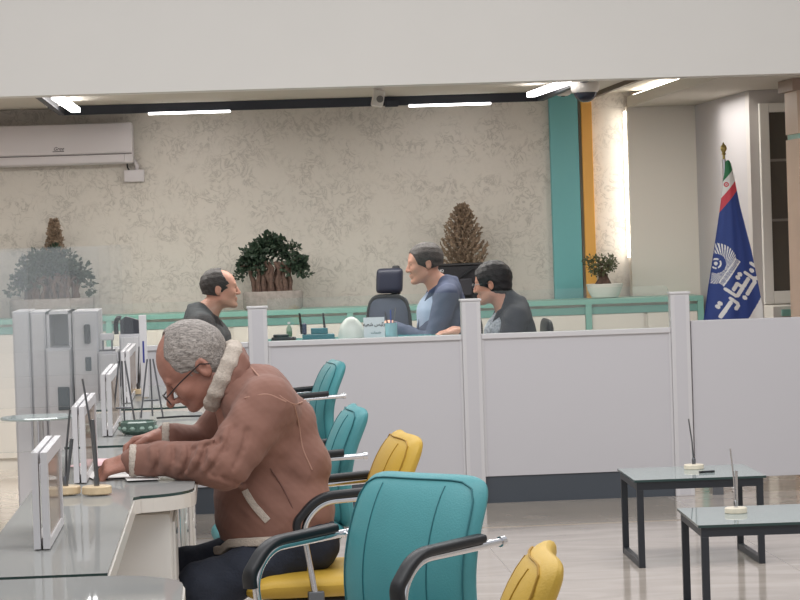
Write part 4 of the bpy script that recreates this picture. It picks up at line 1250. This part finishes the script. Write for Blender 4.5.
YM = 8.72
base = at(300, 560, YM); B = (base.x, base.y)
J = lambda px, py, dy=0.0: loc(px, py, YM+dy, B)
H = head_frame(J(197, 368), yaw=R(6), pitch=R(36), scale=1.10)
hipn, hipf = J(306, 545, -.10), J(306, 545, .10)
kneen, kneef = J(200, 590, -.17), J(178, 574, .16)
anklen, anklef = kneen+np.array((.06, 0, -.42)), kneef+np.array((-.02, 0, -.42))
anklen[2] = anklef[2] = .09
shn, shf = J(268, 404, -.17), J(246, 398, .19)
eln, elf = J(224, 464, -.26), J(206, 446, .30)
wrn, wrf = J(134, 460, -.14), J(160, 438, .14)
nk = J(236, 392)
LO, HI = (-.75, -.48, -.005), (.26, .52, 1.32)
F = Field(LO, HI, .0055)
head_sdf(F, H, nose=1.06, neck_to=nk, neck_r=.058, cheeks=1.05, zs=.78)
F.cone(nk, J(262, 440), .075, .12, .05); F.cone(J(262, 440), J(284, 520), .125, .14, .05)
F.cone(shn, shf, .06, .06, .05)
for a, b, c in ((shn, eln, wrn), (shf, elf, wrf)): F.cone(a, b, .052, .042, .02); F.cone(b, c, .042, .028, .01)
for a, b, c in ((hipn, kneen, anklen), (hipf, kneef, anklef)):
    F.cone(a, b, .082, .058, .03); F.cone(b, c, .055, .038, .01); F.cone(c, c+np.array((-.13, 0, -.045)), .038, .03, .01)
hand_sdf(F, wrn, (-1, .05, -.25), (-.1, -.5, 1), (.2, 1, -.1), 1.0, curl=1.15)
hand_sdf(F, wrf, (-1, -.1, -.15), (0, .5, 1), (0, -1, .2), .95, curl=.85)
man = F.mesh('person', SKINR)
man.location = (B[0], B[1], 0)
tag(man, 'older grey haired man in brown fleece lined jacket bent over the desk writing', 'person')
eyes(H, man)
# hair: thin on top, bald front
F = Field(J(215, 360)-.19, J(215, 360)+.19, .0032)
hair_sdf(F, H, thick=.007, lowback=-.062, bald=[((-.075, 0, .10), (.085, .05, .06)), ((-.125, 0, .05), (.085, .1, .08))], nz=.0007, tall=True)
F.mesh('hair', GREYH, man)
T, A, s = H
m = MB()
for (y, sy) in ((-.031, -1), (.031, 1)):
    ring = [T((-.122+.012*abs(math.sin(a))*0, y+.024*math.cos(a), -.018+.017*math.sin(a))) for a in [2*PI*k/16 for k in range(17)]]
    m.tube(ring, .0014, n=6)
    m.tube([T((-.12, y+sy*.024, -.008)), T((-.07, sy*.080, .004)), T((.008, sy*.086, .012)), T((.03, sy*.084, -.004))], .0022, n=6)
m.tube([T((-.122, -.008, -.012)), T((-.124, 0, -.008)), T((-.122, .008, -.012))], .0014, n=6)
gl = m.build('eyeglasses', mat('dark_frame', (44, 36, 36), .3), man, smooth=True)
m = MB()
for y in (-.031, .031):
    pts = [T((-.122, y+.023*math.cos(a), -.018+.016*math.sin(a))) for a in [2*PI*k/16 for k in range(16)]]
    m.add(pts, [tuple(range(16))])
m.build('lens', GLASS, gl)
# jacket
F = Field(LO, HI, .0055)
F.ell(J(264, 438), (.122, .195, .15), .04); F.ell(J(268, 492), (.172, .175, .15), .05); F.ell(J(272, 522), (.172, .175, .09), .05); F.cone(J(274, 520, -.04), J(275, 556, -.04), .14, .15, .05); F.cone(J(274, 520, .04), J(275, 556, .04), .14, .15, .05)
F.cone(J(250, 398, -.06), J(250, 398, .06), .09, .09, .06)
F.cone(J(289, 423, -.05), J(289, 423, .05), .082, .082, .06); F.cone(J(301, 465, -.06), J(301, 465, .06), .094, .094, .05); F.cone(J(262, 388, -.03), J(262, 388, .03), .066, .066, .05)
F.cone(J(300, 512, -.08), J(300, 512, .08), .105, .105, .04)
F.cone(shn+np.array((0, .03, -.01)), shf+np.array((0, -.03, -.01)), .085, .085, .05)
F.cone(shn, eln+np.array((.005, 0, .0)), .088, .078, .03); F.cone(eln, J(160, 459, -.175), .074, .052, .015); F.cone(J(160, 459, -.175), J(136, 460.5, -.145), .052, .046, .01)
F.cone(shf, elf, .085, .07, .03); F.cone(elf, J(169, 438, .15), .068, .048, .015)
# seams and folds
def fold(pts, r, k=.010, op='add'):
    for a, b in zip(pts[:-1], pts[1:]): F.cone(a, b, r, r, k, op)
for q, (x0, y0, x1, y1) in enumerate([(232, 428, 208, 470), (222, 438, 192, 448), (205, 446, 190, 474), (188, 446, 180, 474), (172, 447, 166, 472), (156, 447, 152, 472), (246, 430, 232, 468), (214, 478, 246, 486)]):
    a, b = J(x0, y0, -.335+.02*(q % 3)), J(x1, y1, -.335+.02*(q % 3))
    mid = (a+b)/2
    # project the groove onto the sleeve surface by sliding it along y
    def surf(px, py):
        for yy in np.arange(-.48, .0, .006):
            p = J(px, py, yy); i = ((p-F.lo)/F.h).round().astype(int)
            if (i >= 0).all() and (i < F.n).all() and F.d[tuple(i)] < 0: return p
        return J(px, py, -.2)
    pts = [surf(x0+(x1-x0)*t+3*math.sin(t*PI), y0+(y1-y0)*t) for t in (0, .25, .5, .75, 1)]
    fold([p+np.array((0, -.002, 0)) for p in pts], .0035, .016, 'sub')
    fold([p+np.array((-.013, .006, 0)) for p in pts], .004, .018)
F.noise(.0016, 26, 3); F.noise(.0009, 70, 4)
# hem cut, front opening cut
F.plane(J(270, 541), (-.08, 0, -1))
JD = F
jk = F.mesh('jacket', JACKET, man)
def jsurf(px, py, y0=-.48):
    for yy in np.arange(y0, .3, .004):
        p = J(px, py, yy); i = ((p-JD.lo)/JD.h).round().astype(int)
        if (i >= 0).all() and (i < JD.n).all() and JD.d[tuple(i)] < .001: return p
    return None
def on_jacket(pts, r, name, m, n=7, flat=None, sub=6, off=.0):
    P = []
    for (a, b) in zip(pts[:-1], pts[1:]):
        for k in range(sub):
            t = k/sub; q = jsurf(a[0]+(b[0]-a[0])*t, a[1]+(b[1]-a[1])*t)
            if q is not None: P.append(q+np.array((0, -off, 0)))
    q = jsurf(*pts[-1]); 
    if q is not None: P.append(q)
    for _ in range(4): P = [P[0]]+[(P[i-1]+P[i]*2+P[i+1])/4 for i in range(1, len(P)-1)]+[P[-1]]
    return MB().tube(P, r, n=n, flat=flat).build(name, m, jk, smooth=True)
SEAM = mat('jacket_seam', (172, 132, 116), .85)
on_jacket([(243, 358), (262, 380), (282, 398), (294, 405), (303, 402), (316, 392)], .0028, 'shoulder_seam', SEAM)
on_jacket([(294, 405), (299, 425), (302, 448), (312, 470)], .0028, 'armhole_seam', SEAM)
on_jacket([(270, 468), (282, 486), (292, 506), (298, 522)], .0026, 'side_seam', mat('dark_seam', (112, 78, 70), .9))
on_jacket([(245, 398), (268, 393), (286, 402)], .003, 'yoke_seam', SEAM)
on_jacket([(245, 490), (249, 498), (257, 509), (268, 521)], 1, 'pocket_trim', FLEECE, flat=(.012, .007))
# fleece collar: a thick flat band standing round the neck
def band(F, pts, r, w, k=.010):
    for a, b in zip(pts[:-1], pts[1:]):
        for o_ in w: F.cone(a+o_, b+o_, r, r, k)
F = Field(J(225, 370)-.28, J(225, 370)+.28, .004)
nearc = [J(235, 345, -.02), J(234, 350, -.07), J(229, 362, -.098), J(222, 378, -.105), J(216, 392, -.095), J(212, 402, -.065), J(212, 406, -.02)]
farc = [J(235, 345, -.02), J(233, 346, .05), J(228, 358, .095), J(219, 376, .10), J(212, 392, .08), J(208, 400, .03)]
band(F, nearc, .0135, [np.array((-.012, 0, .0)), np.array((.000, -.003, -.002)), np.array((.010, -.002, -.006))])
band(F, farc, .0155, [np.array((-.012, 0, .0)), np.array((.002, .003, -.003))])
F.noise(.0007, 300, 9); F.mesh('collar', FLEECE, jk)
F = Field(J(245, 370)-.22, J(245, 370)+.22, .0055)   # suede stand behind the collar
band(F, [J(240, 352, -.01), J(240, 358, -.07), J(236, 372, -.095), J(229, 392, -.10)], .017, [np.array((0, 0, 0)), np.array((.012, .004, -.02))])
band(F, [J(240, 352, 0), J(237, 358, .075), J(230, 374, .10)], .017, [np.array((0, 0, 0))])
F.mesh('collar_back', JACKET, jk)
# cuffs
F = Field(J(134, 460, -.14)-.1, J(134, 460, -.14)+.1, .004)
F.cone(J(135, 460.5, -.146), J(131, 460.5, -.14), .0495, .0485, .003); F.plane(J(129.5, 460.5, -.14), (-1, 0, .05)); F.plane(J(137.5, 460, -.14), (1, 0, 0)); F.noise(.0006, 300, 2); F.mesh('cuff', FLEECE, jk)
F = Field(J(166, 438, .15)-.1, J(166, 438, .15)+.1, .004)
F.cone(J(168, 438, .15), J(164, 438, .148), .0505, .0495, .003); F.plane(J(162, 438, .15), (-1, 0, .05)); F.plane(J(170, 438, .15), (1, 0, 0)); F.noise(.0006, 300, 2); F.mesh('cuff', FLEECE, jk)
# hem fleece
hp = []
for k in range(29):
    a = -PI*1.02+PI*1.04*k/28 if False else 2*PI*k/28
    px = 275+58*math.cos(a); dy = .196*math.sin(a)
    hp.append(J(px, 541-(px-272)*.06+(6 if math.cos(a) < -.8 else 0), dy))
MB().tube(hp, 1, n=8, flat=(.012, .014)).build('hem', FLEECE, jk, smooth=True)
# trousers and shoes
F = Field(LO, HI, .007)
for a, b, c in ((hipn, kneen, anklen), (hipf, kneef, anklef)):
    F.cone(a, b, .088, .076, .03); F.cone(b, c+np.array((0, 0, .03)), .078, .06, .02)
F.cone(J(306, 540, -.08), J(306, 540, .08), .098, .098, .04)
F.noise(.0025, 38, 6); F.plane((0, 0, .075), (0, 0, -1)); F.mesh('trousers', NAVY, man)
for c in (anklen, anklef):
    F = Field(c-.28, c+.2, .006)
    F.cone((c[0]+.04, c[1], .045), (c[0]-.14, c[1], .036), .042, .034, .02); F.cone((c[0]+.01, c[1], .09), (c[0]+.02, c[1], .05), .042, .042, .02); F.plane((0, 0, .004), (0, 0, -1)); F.mesh('shoe', mat('black_leather', (26, 24, 24), .35), man)
# pen in his right hand, wrist slip
p = at(151, 446, YM+.10); q = at(157, 430, YM+.16)
single('pen', MB().tube([(0, 0, 0), (q.x-p.x, q.y-p.y, q.z-p.z)], .0045, n=8), INK, tuple(p), 'dark pen held upright in the old man\'s far hand', 'pen')

# ---- seated people behind the partition
def seated(face, Y, hpx, hpy, label, jac, shirt, hairm, skin, hscale=1.0, pitch=0.0, yaw=0.0, torso=(0, 0), hairkw={}, back=0.0, fore=None, arm_px=None, wide=1.0):
    """face -1 looks left, +1 looks right; head centre at (hpx,hpy)"""
    hp = at(hpx, hpy, Y); bx_, by_ = hp.x-face*.080, hp.y
    S = lambda x, y, z: np.array((x*face, y, z))       # x forward
    hz = hp.z; ha = PI if face > 0 else 0
    H = head_frame((hp.x-bx_, 0, hz), yaw=ha+yaw, pitch=pitch, scale=hscale)
    sh = hz-.190; hip = hz-.78
    nk = S(-.015, 0, hz-.15)
    wn = {}
    LO, HI = (-.75, -.38, -.01), (.75, .38, hz+.2)
    F = Field(LO, HI, .0065)
    head_sdf(F, H, neck_to=nk, neck_r=.055, nose=.95)
    F.cone(nk, S(-.03, 0, sh-.1), .07, .11, .05); F.cone(S(-.03, 0, sh-.1), S(-.02, 0, hip), .12, .125, .05)
    F.cone(S(-.03, -.17*wide, sh), S(-.03, .17*wide, sh), .055, .055, .05)
    arms = []
    for sy in (-1, 1):
        a = S(-.03, sy*.185*wide, sh-.01); e = S(.06, sy*.24*wide, sh-.29); w = S(.30, sy*.13, hz-.42 if fore is None else fore)
        arms.append((a, e, w)); F.cone(a, e, .048, .04, .02); F.cone(e, w, .04, .027, .01)
        hand_sdf(F, w, S(1, -sy*.5, -.1), (0, 0, 1), (0, -sy, .3), .95, curl=.6)
        h_, k_, f_ = S(0, sy*.09, hip+.05), S(.42, sy*.13, hip+.04), S(.40, sy*.13, .08)
        F.cone(h_, k_, .08, .056, .03); F.cone(k_, f_, .054, .036, .01); F.cone(f_, f_+S(.12, 0, -.04), .036, .03, .01)
    p = F.mesh('person', skin); p.location = (bx_, by_, 0); tag(p, label, 'person')
    eyes(H, p)
    c = np.array((hp.x-bx_, 0, hz))
    F = Field(c-.17, c+.17, .004); hair_sdf(F, H, **hairkw); F.mesh('hair', hairm, p)
    # shirt
    F = Field(LO, HI, .0075)
    F.cone(S(-.02, 0, sh-.02), S(.0, 0, sh-.1), .088, .125, .03); F.cone(S(0, 0, sh-.1), S(.01, 0, hip+.1), .13, .135, .04)
    F.cone(nk+S(0, 0, -.015), nk+S(0, 0, -.05), .064, .08, .02)
    F.plane(nk+S(.0, 0, .022), S(.5, 0, 1)); F.plane((0, 0, hip+.02), (0, 0, -1)); F.mesh('shirt', shirt, p)
    # jacket with open front
    F = Field(LO, HI, .0065)
    F.cone(S(-.045, 0, sh-.06), S(-.035, 0, sh-.2), .12, .15, .05); F.cone(S(-.03, 0, sh-.2), S(-.02, 0, hip+.04), .155, .165, .05)
    F.cone(S(-.035, -.165*wide, sh-.012), S(-.035, .165*wide, sh-.012), .07, .07, .06)
    F.cone(S(-.05, -.03, sh+.05), S(-.05, .03, sh+.05), .072, .072, .04)
    F.cone(S(-.055, -.11, sh+.02), S(-.055, .11, sh+.02), .055, .055, .05)
    for q in range(9):
        t0, t1 = [-2.3+4.6*(q+w_)/9 for w_ in (0, 1)]
        F.cone(S(-.035-.068*math.cos(t0), .068*math.sin(t0), sh+.095-.035*(abs(t0)/2.3)**2), S(-.035-.068*math.cos(t1), .068*math.sin(t1), sh+.095-.035*(abs(t1)/2.3)**2), .014, .014, .012)
        F.cone(S(-.035-.073*math.cos(t0), .073*math.sin(t0), sh+.065-.02*(abs(t0)/2.3)**2), S(-.035-.073*math.cos(t1), .073*math.sin(t1), sh+.065-.02*(abs(t1)/2.3)**2), .016, .016, .012)
    for a, e, w in arms:
        F.cone(a, e, .07, .06, .03); F.cone(e, e+(w-e)*.88, .058, .042, .012)
    if torso[0]:
        F.cone(S(.02, 0, hz-.07), S(-.05, 0, sh+.02), .070, .085, .03)
        F.ell(S(.09, 0, hz-.07), (.085, .12, .085), .01, 'sub')
    # V opening at the chest
    F.cone(S(.08, 0, sh+.05), S(.145, 0, sh-.20), .036, .008, .01, 'sub')
    F.noise(.002, 34, int(hpx)); F.plane((0, 0, hip-.02), (0, 0, -1))
    j = F.mesh('jacket', jac, p)
    # lapels
    m = MB()
    for sy in (-1, 1):
        m.tube([S(-.03, sy*.075, sh+.075), S(.05, sy*.075, sh+.02), S(.105, sy*.055, sh-.10), S(.13, sy*.02, sh-.25)], 1, n=8, flat=(.018, .007))
    m.build('lapel', jac, j, smooth=True)
    # trousers and shoes
    F = Field(LO, HI, .009)
    for sy in (-1, 1):
        h_, k_, f_ = S(0, sy*.09, hip+.05), S(.42, sy*.13, hip+.04), S(.40, sy*.13, .12)
        F.cone(h_, k_, .095, .074, .03); F.cone(k_, f_, .068, .055, .02)
    F.noise(.002, 34, 1); F.plane((0, 0, .09), (0, 0, -1)); F.mesh('trousers', NAVY, p)
    for sy in (-1, 1):
        f_ = S(.40, sy*.13, .05); F = Field(f_-.26, f_+.26, .008)
        F.cone(f_+S(-.04, 0, 0), f_+S(.14, 0, -.012), .042, .034, .02); F.cone(f_, f_+S(0, 0, .06), .045, .045, .02); F.plane((0, 0, .003), (0, 0, -1)); F.mesh('shoe', mat('black_leather', (26, 24, 24), .35), p)
    return p, H, S, hp
BLUEJ = mat('blue_grey_suit', (70, 80, 106), .75, bump=.2, bscale=60, var=.12, vscale=12)
LBLUE = mat('pale_blue_shirt', (166, 182, 208), .7, var=.06)
p, H, S, hp = seated(-1, 16.75, 424.5, 264, 'man in a blue grey suit jacket seated at the manager\'s desk facing left', BLUEJ, LBLUE, SALTH, mat('skin_manager', (196, 146, 126), .5, var=.05, vscale=30), hscale=.99, pitch=R(2), yaw=R(6), fore=MZ+.05, hairkw=dict(thick=.012, lowback=-.035))
BLJ = mat('black_jacket', (32, 34, 40), .75, bump=.3, bscale=60, var=.2, vscale=14)
p, H, S, hp = seated(1, 16.6, 220, 289.5, 'balding man in a black jacket seated behind the partition facing right', BLJ, mat('charcoal_shirt', (74, 74, 78), .7), DARKH, mat('skin_visitor', (190, 138, 118), .5, var=.05, vscale=30), hscale=1.0, pitch=R(-6), fore=.82, hairkw=dict(thick=.008, lowback=-.04, bald=[((-.10, 0, .08), (.09, .09, .075))]))
DKN = mat('dark_navy_coat', (38, 40, 52), .75, bump=.3, bscale=60, var=.15, vscale=14)
p, H, S, hp = seated(-1, 16.3, 492, 284, 'black haired person with glasses in a dark coat at the right end of the desk', DKN, mat('pattern_scarf', (150, 156, 166), .8, var=.5, vscale=60), BLACKH, SKIN, hscale=.98, pitch=R(4), yaw=R(-20), fore=.90, hairkw=dict(thick=.020, lowback=-.135), wide=.95, torso=(1, 0))
T, A, s = H
m = MB()
for y in (-.031, .031):
    m.tube([T((-.108, y+.02*math.cos(a), -.002+.015*math.sin(a))) for a in [2*PI*k/14 for k in range(15)]], .0014, n=6)
    sy = 1 if y > 0 else -1; m.tube([T((-.106, y+sy*.02, .004)), T((-.05, sy*.078, .006)), T((.01, sy*.085, .008))], .0018, n=6)
m.build('eyeglasses', STEEL, p, smooth=True)
# chairs under the three seated people
def plain_chair(px, Y, zt, face, label, arms=True):
    x = at(px, 300, Y).x
    r = empty('office_chair', (x, Y, 0), PI if face > 0 else 0, label, 'chair')
    cushion(.46, .46, .08, .06, lambda u, v, s_: (v-.02, u, .52+s_)).build('seat', BLACKP, r, smooth=True)
    cushion(.44, zt-.56, .05, .06, lambda u, v, s_: (.24+s_, u, (zt+.56)/2+v)).build('backrest', BLACKP, r, smooth=True)
    for sy in (-1, 1):
        a = MB().tube(round_path([(.16, sy*.24, .50), (.16, sy*.29, .56), (.16, sy*.29, .80), (-.1, sy*.29, .80)], .05), .013, n=8).build('armrest', BLACKP, r, smooth=True)
    MB().tube([(0, 0, .07), (0, 0, .49)], [.03, .024], n=12).build('gas_lift', CHROME, r, smooth=True)
    b = MB()
    for k in range(5):
        a = k*2*PI/5+.5; b.tube([(0, 0, .09), (.28*math.cos(a), .28*math.sin(a), .03)], [.024, .03], n=8)
    b.build('star_base', CHROME, r, smooth=True)
    return r
plain_chair(436, 16.75, .98, -1, 'dark office chair under the man in the blue grey suit')
plain_chair(206, 16.6, .92, 1, 'dark office chair under the balding man in the black jacket')
plain_chair(505, 16.3, .96, -1, 'black office chair under the dark haired person, its rounded arm showing right of the coat')
